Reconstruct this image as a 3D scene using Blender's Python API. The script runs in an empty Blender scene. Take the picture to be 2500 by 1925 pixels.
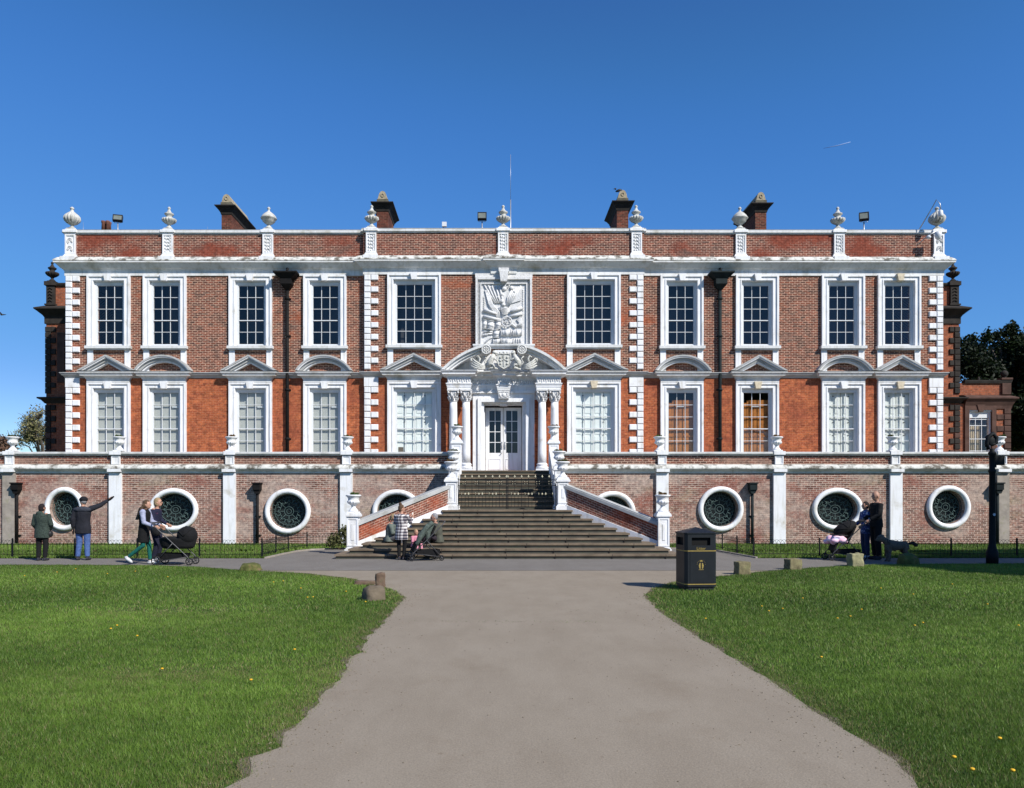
import bpy, bmesh, math, random
import numpy as np
from mathutils import Vector, Matrix, Quaternion
random.seed(7); rng = np.random.default_rng(7)
R = math.radians; PI = math.pi
scene = bpy.context.scene; COL = scene.collection

# ------------------------------------------------------------------ camera, world, sun, exposure
cam_d = bpy.data.cameras.new('camera'); cam = bpy.data.objects.new('camera', cam_d); COL.objects.link(cam)
cam.location = (0, 0, 1.6); cam.rotation_euler = (R(90), 0, 0)
cam_d.sensor_width = 36; cam_d.sensor_fit = 'HORIZONTAL'; cam_d.lens = 28.0
cam_d.shift_x = 0.018; cam_d.shift_y = 0.1042; cam_d.clip_start = 0.1; cam_d.clip_end = 20000
scene.camera = cam
SUN_EL, SUN_AZ = R(40.5), R(45)          # azimuth measured from straight behind the camera towards the right
sv = Vector((math.sin(SUN_AZ) * math.cos(SUN_EL), -math.cos(SUN_AZ) * math.cos(SUN_EL), math.sin(SUN_EL)))
w = bpy.data.worlds.new('World'); scene.world = w; w.use_nodes = True
wn = w.node_tree; bg = wn.nodes['Background']
sky = wn.nodes.new('ShaderNodeTexSky'); sky.sky_type = 'NISHITA'; sky.sun_disc = False
sky.sun_elevation = SUN_EL; sky.sun_rotation = math.atan2(sv.x, sv.y)
sky.air_density = 1.0; sky.dust_density = 0.0; sky.ozone_density = 6.0; sky.altitude = 200
# deep spring sky: per-channel response curve on the Nishita radiance (scaled into 0..1 and back)
s1 = wn.nodes.new('ShaderNodeVectorMath'); s1.operation = 'SCALE'; s1.inputs['Scale'].default_value = 0.1
rc = wn.nodes.new('ShaderNodeRGBCurve'); cm = rc.mapping; cm.extend = 'EXTRAPOLATED'
for ci, pts in enumerate((((.042, .011), (.066, .026), (.12, .058), (.30, .15)), ((.118, .082), (.167, .142), (.30, .235), (.56, .37)), ((.286, .30), (.365, .43), (.5, .53), (.80, .68)))):
    cu_ = cm.curves[ci]; cu_.points[0].location = (0, 0); cu_.points[1].location = (1, 1.0)
    for p_ in pts: cu_.points.new(*p_)
cm.update()
s2 = wn.nodes.new('ShaderNodeVectorMath'); s2.operation = 'SCALE'; s2.inputs['Scale'].default_value = 10.0
wn.links.new(sky.outputs[0], s1.inputs[0]); wn.links.new(s1.outputs[0], rc.inputs['Color']); wn.links.new(rc.outputs[0], s2.inputs[0]); wn.links.new(s2.outputs[0], bg.inputs[0])
bg.inputs[1].default_value = 0.1
sd = bpy.data.lights.new('sun', 'SUN'); so = bpy.data.objects.new('sun', sd); COL.objects.link(so)
sd.energy = 4.7; sd.angle = R(0.53); sd.color = (1.0, 0.95, 0.87)
so.location = (30, -20, 40); so.rotation_euler = (-sv).to_track_quat('-Z', 'Y').to_euler()
scene.view_settings.view_transform = 'Standard'; scene.view_settings.look = 'None'
scene.view_settings.exposure = 0.45; scene.view_settings.gamma = 1.0

# ------------------------------------------------------------------ measured picture -> metres (f = 1944 px, horizon row 1223)
def X(px, D): return (px - 1205) * D / 1944.0
def Z(py, D): return 1.6 + (1223 - py) * D / 1944.0
def G(px, py):
    D = 1.6 * 1944 / (py - 1223.0); return (X(px, D), D)

# ------------------------------------------------------------------ materials
MATS = {}
def mat(name, col, rough=0.7, noise=0.0, nscale=8.0, bump=0.0, bscale=40.0, metal=0.0, col2=None, spec=0.3, patch=None, pscale=1.0, plo=0.55, phi=0.7, streak=None):
    if name in MATS: return MATS[name]
    m = bpy.data.materials.new(name); m.use_nodes = True; MATS[name] = m
    nt = m.node_tree; b = nt.nodes['Principled BSDF']
    b.inputs['Roughness'].default_value = rough; b.inputs['Metallic'].default_value = metal
    b.inputs['Specular IOR Level'].default_value = spec
    b.inputs['Base Color'].default_value = (*col, 1)
    tc = nt.nodes.new('ShaderNodeTexCoord')
    src = None
    if noise > 0 or col2:
        n = nt.nodes.new('ShaderNodeTexNoise'); n.inputs['Scale'].default_value = nscale; n.inputs['Detail'].default_value = 5
        nt.links.new(tc.outputs['Object'], n.inputs['Vector'])
        r = nt.nodes.new('ShaderNodeValToRGB'); c2 = col2 or tuple(c * (1 - noise) for c in col)
        r.color_ramp.elements[0].position = 0.3; r.color_ramp.elements[0].color = (*c2, 1)
        r.color_ramp.elements[1].position = 0.65; r.color_ramp.elements[1].color = (*col, 1)
        nt.links.new(n.outputs['Fac'], r.inputs['Fac']); src = r.outputs['Color']
    if patch:
        n2 = nt.nodes.new('ShaderNodeTexNoise'); n2.inputs['Scale'].default_value = pscale; n2.inputs['Detail'].default_value = 7; n2.inputs['Roughness'].default_value = 0.65
        nt.links.new(tc.outputs['Object'], n2.inputs['Vector'])
        r2 = nt.nodes.new('ShaderNodeValToRGB'); r2.color_ramp.elements[0].position = plo; r2.color_ramp.elements[1].position = phi
        nt.links.new(n2.outputs['Fac'], r2.inputs['Fac'])
        mx = nt.nodes.new('ShaderNodeMix'); mx.data_type = 'RGBA'
        nt.links.new(r2.outputs['Color'], mx.inputs[0])
        if src: nt.links.new(src, mx.inputs[6])
        else: mx.inputs[6].default_value = (*col, 1)
        mx.inputs[7].default_value = (*patch, 1); src = mx.outputs[2]
    if streak:
        mp = nt.nodes.new('ShaderNodeMapping'); mp.inputs['Scale'].default_value = (9, 9, .9); nt.links.new(tc.outputs['Object'], mp.inputs[0])
        n4 = nt.nodes.new('ShaderNodeTexNoise'); n4.inputs['Scale'].default_value = 1.0; n4.inputs['Detail'].default_value = 6; nt.links.new(mp.outputs[0], n4.inputs['Vector'])
        r4 = nt.nodes.new('ShaderNodeValToRGB'); r4.color_ramp.elements[0].position = .50; r4.color_ramp.elements[1].position = .80; r4.color_ramp.elements[1].color = (.75, .75, .75, 1); nt.links.new(n4.outputs['Fac'], r4.inputs[0])
        m4 = nt.nodes.new('ShaderNodeMix'); m4.data_type = 'RGBA'; nt.links.new(r4.outputs[0], m4.inputs[0]); nt.links.new(src, m4.inputs[6]); m4.inputs[7].default_value = (*streak, 1); src = m4.outputs[2]
    if src: nt.links.new(src, b.inputs['Base Color'])
    if bump > 0:
        n3 = nt.nodes.new('ShaderNodeTexNoise'); n3.inputs['Scale'].default_value = bscale; n3.inputs['Detail'].default_value = 4
        nt.links.new(tc.outputs['Object'], n3.inputs['Vector'])
        bp = nt.nodes.new('ShaderNodeBump'); bp.inputs['Strength'].default_value = 0.6; bp.inputs['Distance'].default_value = bump
        nt.links.new(n3.outputs['Fac'], bp.inputs['Height']); nt.links.new(bp.outputs[0], b.inputs['Normal'])
    return m

def brick_mat(name, c1, c2, mortar, patch, plo=0.5, phi=0.62, patch2=None, rough=False, shear=0.0, us=1, bw=0.225, rh=0.075, ms=0.011, p2lo=0.6, p2hi=0.72, pscale=0.35):
    m = bpy.data.materials.new(name); m.use_nodes = True; MATS[name] = m
    nt = m.node_tree; L = nt.links; b = nt.nodes['Principled BSDF']; b.inputs['Roughness'].default_value = 0.9; b.inputs['Specular IOR Level'].default_value = 0.15
    tc = nt.nodes.new('ShaderNodeTexCoord'); s = nt.nodes.new('ShaderNodeSeparateXYZ'); L.new(tc.outputs['Object'], s.inputs[0])
    ad = nt.nodes.new('ShaderNodeMath'); ad.operation = 'ADD' if us > 0 else 'SUBTRACT'; L.new(s.outputs[0], ad.inputs[0]); L.new(s.outputs[1], ad.inputs[1])
    zz = s.outputs[2]
    if shear:
        mu = nt.nodes.new('ShaderNodeMath'); mu.operation = 'MULTIPLY'; mu.inputs[1].default_value = shear; L.new(s.outputs[0], mu.inputs[0])
        a2 = nt.nodes.new('ShaderNodeMath'); a2.operation = 'ADD'; L.new(zz, a2.inputs[0]); L.new(mu.outputs[0], a2.inputs[1]); zz = a2.outputs[0]
    wn_ = nt.nodes.new('ShaderNodeTexNoise'); wn_.inputs['Scale'].default_value = 1.7; L.new(tc.outputs['Object'], wn_.inputs['Vector'])
    wm = nt.nodes.new('ShaderNodeMath'); wm.operation = 'MULTIPLY_ADD'; wm.inputs[1].default_value = 0.03; L.new(wn_.outputs['Fac'], wm.inputs[0]); L.new(zz, wm.inputs[2])
    cb = nt.nodes.new('ShaderNodeCombineXYZ'); L.new(ad.outputs[0], cb.inputs[0]); L.new(wm.outputs[0], cb.inputs[1])
    br = nt.nodes.new('ShaderNodeTexBrick'); L.new(cb.outputs[0], br.inputs['Vector'])
    br.inputs['Color1'].default_value = (*c1, 1); br.inputs['Color2'].default_value = (*c2, 1); br.inputs['Mortar'].default_value = (*mortar, 1)
    br.inputs['Scale'].default_value = 1; br.inputs['Mortar Size'].default_value = ms; br.inputs['Mortar Smooth'].default_value = 0.3
    br.inputs['Brick Width'].default_value = bw; br.inputs['Row Height'].default_value = rh; br.inputs['Bias'].default_value = 0.0
    col = br.outputs['Color']
    def mixn(col, pc, lo, hi, sc, det=8, keepm=True, fac=0.85):
        n = nt.nodes.new('ShaderNodeTexNoise'); n.inputs['Scale'].default_value = sc; n.inputs['Detail'].default_value = det; n.inputs['Roughness'].default_value = 0.6
        mp = nt.nodes.new('ShaderNodeMapping'); mp.inputs['Scale'].default_value = (1, 1, 2.0); mp.inputs['Location'].default_value = (sc * 7, 3, lo * 9); L.new(tc.outputs['Object'], mp.inputs[0]); L.new(mp.outputs[0], n.inputs['Vector'])
        r = nt.nodes.new('ShaderNodeValToRGB'); r.color_ramp.elements[0].position = lo; r.color_ramp.elements[1].position = hi
        r.color_ramp.elements[1].color = (fac, fac, fac, 1); L.new(n.outputs['Fac'], r.inputs[0])
        f = r.outputs[0]
        mx = nt.nodes.new('ShaderNodeMix'); mx.data_type = 'RGBA'; L.new(f, mx.inputs[0]); L.new(col, mx.inputs[6]); mx.inputs[7].default_value = (*pc, 1); return mx.outputs[2]
    col = mixn(col, patch, plo, phi, pscale)
    if patch2: col = mixn(col, patch2, p2lo, p2hi, 0.55, fac=.7)
    if rough:
        col = mixn(col, (0.26, 0.225, 0.15), .56, .72, .8, fac=.6); col = mixn(col, (0.07, 0.05, 0.04), .60, .68, 9.0, det=3, fac=.75); col = mixn(col, (0.50, 0.42, 0.36), .56, .66, 6.0, det=3, fac=.6)
    # per-brick light/dark speckle
    n = nt.nodes.new('ShaderNodeTexNoise'); n.inputs['Scale'].default_value = 7; n.inputs['Detail'].default_value = 4; n.inputs['Roughness'].default_value = 0.7; L.new(tc.outputs['Object'], n.inputs['Vector'])
    r = nt.nodes.new('ShaderNodeValToRGB'); r.color_ramp.elements[0].position = 0.3; r.color_ramp.elements[0].color = (0.5, 0.5, 0.52, 1); r.color_ramp.elements[1].position = 0.7; r.color_ramp.elements[1].color = (1.3, 1.24, 1.18, 1); L.new(n.outputs['Fac'], r.inputs[0])
    mu = nt.nodes.new('ShaderNodeMix'); mu.data_type = 'RGBA'; mu.blend_type = 'MULTIPLY'; mu.inputs[0].default_value = 1; L.new(col, mu.inputs[6]); L.new(r.outputs[0], mu.inputs[7])
    L.new(mu.outputs[2], b.inputs['Base Color'])
    bp = nt.nodes.new('ShaderNodeBump'); bp.inputs['Strength'].default_value = 0.5; bp.inputs['Distance'].default_value = 0.008; bp.invert = True
    L.new(br.outputs['Fac'], bp.inputs['Height']); L.new(bp.outputs[0], b.inputs['Normal'])
    return m

B_UP = brick_mat('brick_upper', (0.22, 0.066, 0.038), (0.068, 0.031, 0.025), (0.55, 0.385, 0.29), (0.36, 0.095, 0.040), 0.56, 0.68, patch2=(0.19, 0.135, 0.11))
B_LO = brick_mat('brick_ground_floor', (0.42, 0.125, 0.050), (0.27, 0.070, 0.033), (0.42, 0.20, 0.115), (0.27, 0.078, 0.045), 0.50, 0.66, ms=0.007)
B_PA = brick_mat('brick_parapet', (0.20, 0.060, 0.038), (0.075, 0.032, 0.026), (0.52, 0.36, 0.28), (0.21, 0.048, 0.028), 0.50, 0.62, patch2=(0.13, 0.095, 0.08))
B_TW = brick_mat('brick_terrace', (0.30, 0.15, 0.115), (0.12, 0.06, 0.047), (0.54, 0.44, 0.375), (0.41, 0.33, 0.285), 0.45, 0.55, patch2=(0.23, 0.085, 0.065), p2lo=0.53, p2hi=0.66, pscale=0.32, rough=True)
B_TP = brick_mat('brick_terrace_parapet', (0.22, 0.075, 0.05), (0.09, 0.045, 0.036), (0.50, 0.38, 0.30), (0.29, 0.19, 0.15), 0.52, 0.64)
B_DK = brick_mat('brick_side_wing', (0.34, 0.10, 0.045), (0.22, 0.07, 0.04), (0.28, 0.15, 0.10), (0.14, 0.07, 0.05), 0.55, 0.7)
B_CH = brick_mat('brick_chimney', (0.20, 0.055, 0.035), (0.06, 0.025, 0.02), (0.22, 0.13, 0.09), (0.09, 0.035, 0.025), 0.48, 0.62)
B_SL = brick_mat('brick_stair_left', (0.23, 0.075, 0.05), (0.13, 0.06, 0.045), (0.42, 0.31, 0.25), (0.32, 0.07, 0.03), 0.52, 0.64, shear=-0.45)
B_SR = brick_mat('brick_stair_right', (0.23, 0.075, 0.05), (0.13, 0.06, 0.045), (0.42, 0.31, 0.25), (0.32, 0.07, 0.03), 0.52, 0.64, shear=0.45, us=-1)

WHITE = mat('white_paint', (0.74, 0.75, 0.77), 0.6, 0.08, 3, 0.002, 30, patch=(0.45, 0.42, 0.35), pscale=1.9, plo=0.56, phi=0.78, streak=(.46, .44, .38))
WHITE_D = mat('white_paint_weathered', (0.62, 0.62, 0.58), 0.85, 0.25, 6, 0.008, 25, patch=(0.13, 0.12, 0.10), pscale=3.2, plo=0.47, phi=0.60)
CORNG = mat('weathered_soffit_shade_paint', (0.40, 0.405, 0.40), 0.8, 0.2, 4, 0.002, 30, patch=(0.22, 0.22, 0.19), pscale=1.5, plo=0.54, phi=0.74)  # weathered grey, with the shade of undersides put into the colour
CORN = mat('cornice_paint', (0.64, 0.65, 0.65), 0.7, 0.12, 4, 0.002, 30, patch=(0.33, 0.32, 0.26), pscale=1.1, plo=0.54, phi=0.72, streak=(.40, .39, .34))
LEAD = mat('grey_lead_top', (0.30, 0.31, 0.31), 0.7, 0.3, 8)
URNM = mat('weathered_urn_stone', (0.55, 0.55, 0.52), 0.85, 0.35, 9, 0.004, 40, patch=(0.17, 0.16, 0.13), pscale=4.5, plo=0.5, phi=0.66)
CARV = mat('carved_white_stone', (0.68, 0.68, 0.68), 0.75, 0.25, 16, 0.016, 34, patch=(0.33, 0.32, 0.29), pscale=9, plo=0.56, phi=0.74)
ARMS = mat('carved_grey_stone', (0.60, 0.60, 0.56), 0.8, 0.35, 25, 0.018, 34, patch=(0.2, 0.2, 0.17), pscale=10, plo=0.54, phi=0.7)
SOOT = mat('sooty_stone', (0.034, 0.029, 0.025), 0.9, 0.5, 4, 0.004, 30)
SOOTB = mat('brown_stone', (0.095, 0.052, 0.04), 0.9, 0.5, 3, 0.004, 30)
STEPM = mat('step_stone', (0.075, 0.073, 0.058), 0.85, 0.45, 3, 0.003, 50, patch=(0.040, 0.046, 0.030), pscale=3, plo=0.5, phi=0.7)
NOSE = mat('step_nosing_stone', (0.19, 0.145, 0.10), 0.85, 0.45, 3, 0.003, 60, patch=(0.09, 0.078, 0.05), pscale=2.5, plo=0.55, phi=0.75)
IRON = mat('black_iron', (0.008, 0.010, 0.012), 0.65, 0.3, 20, spec=.15)
GRILL = mat('verdigris_iron', (0.075, 0.125, 0.12), 0.6, 0.4, 20)
CREAM = mat('cream_iron_tips', (0.62, 0.58, 0.42), 0.6)
PIPE = mat('black_downpipe', (0.011, 0.010, 0.010), 0.7, 0.5, 5, spec=.15)
PIPEB = mat('dark_teal_downpipe', (0.014, 0.022, 0.024), 0.7, 0.4, 5, spec=.15)
MUNT = mat('sash_paint', (0.62, 0.64, 0.66), 0.5, 0.05, 5)
BLIND = mat('grey_blind', (0.43, 0.435, 0.41), 0.9, 0.12, 3)
SHUT = mat('white_shutter', (0.76, 0.79, 0.77), 0.6, 0.05, 3)
WOODS = mat('brown_wood_shutter', (0.42, 0.15, 0.028), 0.5, 0.45, 6)
DRAPE = mat('white_curtain', (0.72, 0.74, 0.72), 0.9, 0.1, 6)
TAN = mat('tan_curtain', (0.40, 0.31, 0.20), 0.9, 0.3, 6)
ROOMD = mat('dark_room', (0.05, 0.05, 0.055), 0.9, 0.3, 2)
STONE = mat('pale_stone', (0.33, 0.29, 0.25), 0.9, 0.3, 5, 0.004, 40, patch=(0.22, 0.22, 0.13), pscale=2)
ROOFM = mat('roof_slate', (0.10, 0.105, 0.12), 0.8, 0.3, 4)
METAL = mat('galvanised', (0.45, 0.46, 0.47), 0.4, 0.2, 10, metal=0.6)
BLK = mat('black_plastic', (0.02, 0.02, 0.022), 0.45, 0.2, 20)
LENS = mat('lamp_glass', (0.16, 0.18, 0.16), 0.15, 0.2, 6)

def glass_mat():
    m = bpy.data.materials.new('window_glass'); m.use_nodes = True; nt = m.node_tree
    nt.nodes.remove(nt.nodes['Principled BSDF']); out = nt.nodes['Material Output']
    t = nt.nodes.new('ShaderNodeBsdfTransparent'); t.inputs[0].default_value = (0.93, 0.95, 0.94, 1)
    g = nt.nodes.new('ShaderNodeBsdfGlossy'); g.inputs['Roughness'].default_value = 0.02
    lw = nt.nodes.new('ShaderNodeLayerWeight'); lw.inputs[0].default_value = .5
    pw = nt.nodes.new('ShaderNodeMath'); pw.operation = 'POWER'; pw.inputs[1].default_value = 5; nt.links.new(lw.outputs['Facing'], pw.inputs[0])
    fr = nt.nodes.new('ShaderNodeMath'); fr.operation = 'MULTIPLY_ADD'; fr.inputs[1].default_value = .9; fr.inputs[2].default_value = .06; nt.links.new(pw.outputs[0], fr.inputs[0])
    tc = nt.nodes.new('ShaderNodeTexCoord'); n = nt.nodes.new('ShaderNodeTexNoise'); n.inputs['Scale'].default_value = 1.2
    nt.links.new(tc.outputs['Object'], n.inputs['Vector'])
    bp = nt.nodes.new('ShaderNodeBump'); bp.inputs['Strength'].default_value = 0.15; bp.inputs['Distance'].default_value = 0.01
    nt.links.new(n.outputs['Fac'], bp.inputs['Height']); nt.links.new(bp.outputs[0], g.inputs['Normal'])
    mx = nt.nodes.new('ShaderNodeMixShader'); nt.links.new(fr.outputs[0], mx.inputs[0]); nt.links.new(t.outputs[0], mx.inputs[1]); nt.links.new(g.outputs[0], mx.inputs[2])
    nt.links.new(mx.outputs[0], out.inputs[0]); MATS['window_glass'] = m; return m
GLASS = glass_mat()

# ------------------------------------------------------------------ mesh builder
def tag(o, label=None, cat=None, group=None, kind=None):
    if label: o['label'] = label
    if cat: o['category'] = cat
    if group: o['group'] = group
    if kind: o['kind'] = kind
    return o
def empty(name, loc=(0, 0, 0), label=None, cat=None, group=None, rz=0):
    o = bpy.data.objects.new(name, None); COL.objects.link(o); o.location = loc; o.rotation_euler = (0, 0, rz); o.empty_display_size = 0.2
    return tag(o, label, cat, group)
def wloc(o):
    v = Vector((0, 0, 0))
    while o: v += o.location; o = o.parent
    return v

def pane(x0, x1, y, z0, z1):      # old panes never sit quite true: each leans a few millimetres
    a, c = random.uniform(-.012, .012), random.uniform(-.008, .008)
    return MB().add([(x0, y - a - c, z0), (x1, y + a - c, z0), (x1, y + a + c, z1), (x0, y - a + c, z1)], [(0, 1, 2, 3)])

class MB:
    def __init__(s): s.v = []; s.f = []; s.sm = []; s.mi = []; s.m = 0; s.mats = []
    def use(s, m):
        if m not in s.mats: s.mats.append(m)
        s.m = s.mats.index(m); return s
    def add(s, vs, fs, smooth=False):
        b = len(s.v); s.v += [tuple(v) for v in vs]
        for f in fs: s.f.append(tuple(b + i for i in f)); s.sm.append(smooth); s.mi.append(s.m)
        return s
    def box(s, x0, x1, y0, y1, z0, z1):
        vs = [(x, y, z) for z in (z0, z1) for y in (y0, y1) for x in (x0, x1)]
        return s.add(vs, [(0, 2, 3, 1), (4, 5, 7, 6), (0, 1, 5, 4), (2, 6, 7, 3), (0, 4, 6, 2), (1, 3, 7, 5)])
    def cbox(s, c, d): return s.box(c[0] - d[0] / 2, c[0] + d[0] / 2, c[1] - d[1] / 2, c[1] + d[1] / 2, c[2] - d[2] / 2, c[2] + d[2] / 2)
    def bbox(s, x0, x1, y0, y1, z0, z1, b):   # front-chamfered block
        vs = [(x0, y1, z0), (x1, y1, z0), (x1, y1, z1), (x0, y1, z1), (x0, y0 + b, z0), (x1, y0 + b, z0), (x1, y0 + b, z1), (x0, y0 + b, z1),
              (x0 + b, y0, z0 + b), (x1 - b, y0, z0 + b), (x1 - b, y0, z1 - b), (x0 + b, y0, z1 - b)]
        fs = [(0, 4, 7, 3), (1, 2, 6, 5), (3, 7, 6, 2), (0, 1, 5, 4), (4, 5, 9, 8), (5, 6, 10, 9), (6, 7, 11, 10), (7, 4, 8, 11), (8, 9, 10, 11), (0, 3, 2, 1)]
        return s.add(vs, fs)
    def prism(s, poly, y0, y1):     # poly in xz
        n = len(poly); vs = [(x, y0, z) for x, z in poly] + [(x, y1, z) for x, z in poly]
        fs = [tuple(range(n)), tuple(range(2 * n - 1, n - 1, -1))] + [(i, i + n, (i + 1) % n + n, (i + 1) % n) for i in range(n)]
        return s.add(vs, fs)
    def vprism(s, poly, z0, z1):    # poly in xy
        n = len(poly); vs = [(x, y, z0) for x, y in poly] + [(x, y, z1) for x, y in poly]
        fs = [tuple(range(n - 1, -1, -1)), tuple(range(n, 2 * n))] + [(i, (i + 1) % n, (i + 1) % n + n, i + n) for i in range(n)]
        return s.add(vs, fs)
    def strip(s, outer, inner, y0, y1):   # ring segment between two xz polylines, open ends capped
        n = len(outer); vs = []
        for y in (y0, y1):
            vs += [(x, y, z) for x, z in outer] + [(x, y, z) for x, z in inner]
        fs = []
        for i in range(n - 1):
            a, b, c, d = i, i + 1, n + i + 1, n + i
            fs += [(d, c, b, a), (2 * n + a, 2 * n + b, 2 * n + c, 2 * n + d), (a, b, 2 * n + b, 2 * n + a), (c, d, 2 * n + d, 2 * n + c)]
        fs += [(0, 2 * n, 3 * n, n), (n - 1, 2 * n - 1, 4 * n - 1, 3 * n - 1)]
        return s.add(vs, fs)
    def lathe(s, cx, cy, prof, seg=24, fl=None, sx=1, sy=1, smooth=True):
        # fl = (z0, z1, count, amp)
        vs = []
        for r, z in prof:
            for k in range(seg):
                a = 2 * PI * k / seg; rr = r
                if fl and fl[0] <= z <= fl[1]: rr = r * (1 + fl[3] * (abs(math.sin(fl[2] * a / 2)) - 0.5))
                vs.append((cx + rr * math.cos(a) * sx, cy + rr * math.sin(a) * sy, z))
        fs = []
        for j in range(len(prof) - 1):
            for k in range(seg): fs.append((j * seg + k, j * seg + (k + 1) % seg, (j + 1) * seg + (k + 1) % seg, (j + 1) * seg + k))
        fs.append(tuple(range(seg - 1, -1, -1))); fs.append(tuple(range((len(prof) - 1) * seg, len(prof) * seg)))
        return s.add(vs, fs, smooth)
    def tube(s, path, r, seg=8, closed=False, smooth=True, flat=1.0):
        P = [Vector(p) for p in path]; n = len(P); rs = r if isinstance(r, (list, tuple)) else [r] * n
        vs = []; u = None
        for i in range(n):
            if closed: t = (P[(i + 1) % n] - P[i - 1])
            else: t = (P[min(i + 1, n - 1)] - P[max(i - 1, 0)])
            if t.length < 1e-9: t = Vector((0, 0, 1))
            t.normalize()
            if u is None:
                u = t.cross(Vector((0, 1, 0)));
                if u.length < 0.2: u = t.cross(Vector((1, 0, 0)))
            u = u - t * u.dot(t); u.normalize(); v = t.cross(u)
            for k in range(seg):
                a = 2 * PI * k / seg; vs.append(P[i] + u * math.cos(a) * rs[i] + v * math.sin(a) * rs[i] * flat)
        fs = []
        m = n if closed else n - 1
        for j in range(m):
            for k in range(seg):
                a, b = j * seg + k, j * seg + (k + 1) % seg; c, d = ((j + 1) % n) * seg + (k + 1) % seg, ((j + 1) % n) * seg + k
                fs.append((a, b, c, d))
        if not closed: fs += [tuple(range(seg - 1, -1, -1)), tuple(range((n - 1) * seg, n * seg))]
        return s.add(vs, fs, smooth)
    def ell(s, c, r, seg=14, rings=8, rot=None):
        vs = []; fs = []
        for j in range(rings + 1):
            ph = PI * j / rings
            for k in range(seg):
                a = 2 * PI * k / seg; p = Vector((r[0] * math.sin(ph) * math.cos(a), r[1] * math.sin(ph) * math.sin(a), r[2] * math.cos(ph)))
                if rot: p = rot @ p
                vs.append((c[0] + p.x, c[1] + p.y, c[2] + p.z))
        for j in range(rings):
            for k in range(seg): fs.append(((j + 1) * seg + k, (j + 1) * seg + (k + 1) % seg, j * seg + (k + 1) % seg, j * seg + k))
        return s.add(vs, fs, True)
    def sweep(s, path, prof, capb=True):
        P = [Vector((p[0], p[1])) for p in path]; n = len(P); m = len(prof); offs = []
        for i in range(n):
            d1 = (P[i] - P[i - 1]).normalized() if i > 0 else None; d2 = (P[i + 1] - P[i]).normalized() if i < n - 1 else None
            if d1 is None: d1 = d2
            if d2 is None: d2 = d1
            n1 = Vector((d1.y, -d1.x)); n2 = Vector((d2.y, -d2.x)); offs.append((n1 + n2) / (1 + n1.dot(n2)))
        vs = []; fs = []
        for i in range(n):
            for o, z in prof: q = P[i] + offs[i] * o; vs.append((q.x, q.y, z))
        for i in range(n - 1):
            for j in range(m - 1): fs.append((i * m + j, (i + 1) * m + j, (i + 1) * m + j + 1, i * m + j + 1))
        fs += [tuple(range(m)), tuple(range(n * m - 1, (n - 1) * m - 1, -1))]
        return s.add(vs, fs)
    def build(s, name, material, parent=None, recalc=True, origin=None):
        me = bpy.data.meshes.new(name); L = wloc(parent) if parent else Vector(origin or (0, 0, 0))
        me.from_pydata([(v[0] - L.x, v[1] - L.y, v[2] - L.z) for v in s.v], [], s.f)
        if s.mats:
            for m_ in s.mats: me.materials.append(m_)
            me.polygons.foreach_set('material_index', s.mi)
        else: me.materials.append(material)
        me.polygons.foreach_set('use_smooth', s.sm)
        if recalc:
            bm = bmesh.new(); bm.from_mesh(me); bmesh.ops.recalc_face_normals(bm, faces=bm.faces); bm.to_mesh(me); bm.free()
        me.update(); o = bpy.data.objects.new(name, me); COL.objects.link(o)
        if parent: o.parent = parent
        elif origin: o.location = origin
        return o

def copy_tree(o, parent=None):
    c = o.copy(); COL.objects.link(c); c.parent = parent
    for ch in o.children: copy_tree(ch, c)
    return c

def wall_holes(mb, x0, x1, z0, z1, yf, yb, holes):
    xs = sorted(set([x0, x1] + [h[0] for h in holes] + [h[1] for h in holes])); zs = sorted(set([z0, z1] + [h[2] for h in holes] + [h[3] for h in holes]))
    xs = [x for x in xs if x0 <= x <= x1]; zs = [z for z in zs if z0 <= z <= z1]
    def inh(x, z): return any(h[0] < x < h[1] and h[2] < z < h[3] for h in holes)
    for i in range(len(xs) - 1):
        for j in range(len(zs) - 1):
            if inh((xs[i] + xs[i + 1]) / 2, (zs[j] + zs[j + 1]) / 2): continue
            for y in (yf, yb):
                mb.add([(xs[i], y, zs[j]), (xs[i + 1], y, zs[j]), (xs[i + 1], y, zs[j + 1]), (xs[i], y, zs[j + 1])], [(0, 1, 2, 3)])
    for a, b, c, d in holes:
        c = max(c, z0); d = min(d, z1)
        mb.add([(a, yf, c), (a, yb, c), (a, yb, d), (a, yf, d)], [(0, 1, 2, 3)]); mb.add([(b, yf, c), (b, yb, c), (b, yb, d), (b, yf, d)], [(0, 1, 2, 3)])
        mb.add([(a, yf, d), (b, yf, d), (b, yb, d), (a, yb, d)], [(0, 1, 2, 3)]); mb.add([(a, yf, c), (b, yf, c), (b, yb, c), (a, yb, c)], [(0, 1, 2, 3)])
    return mb
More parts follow.
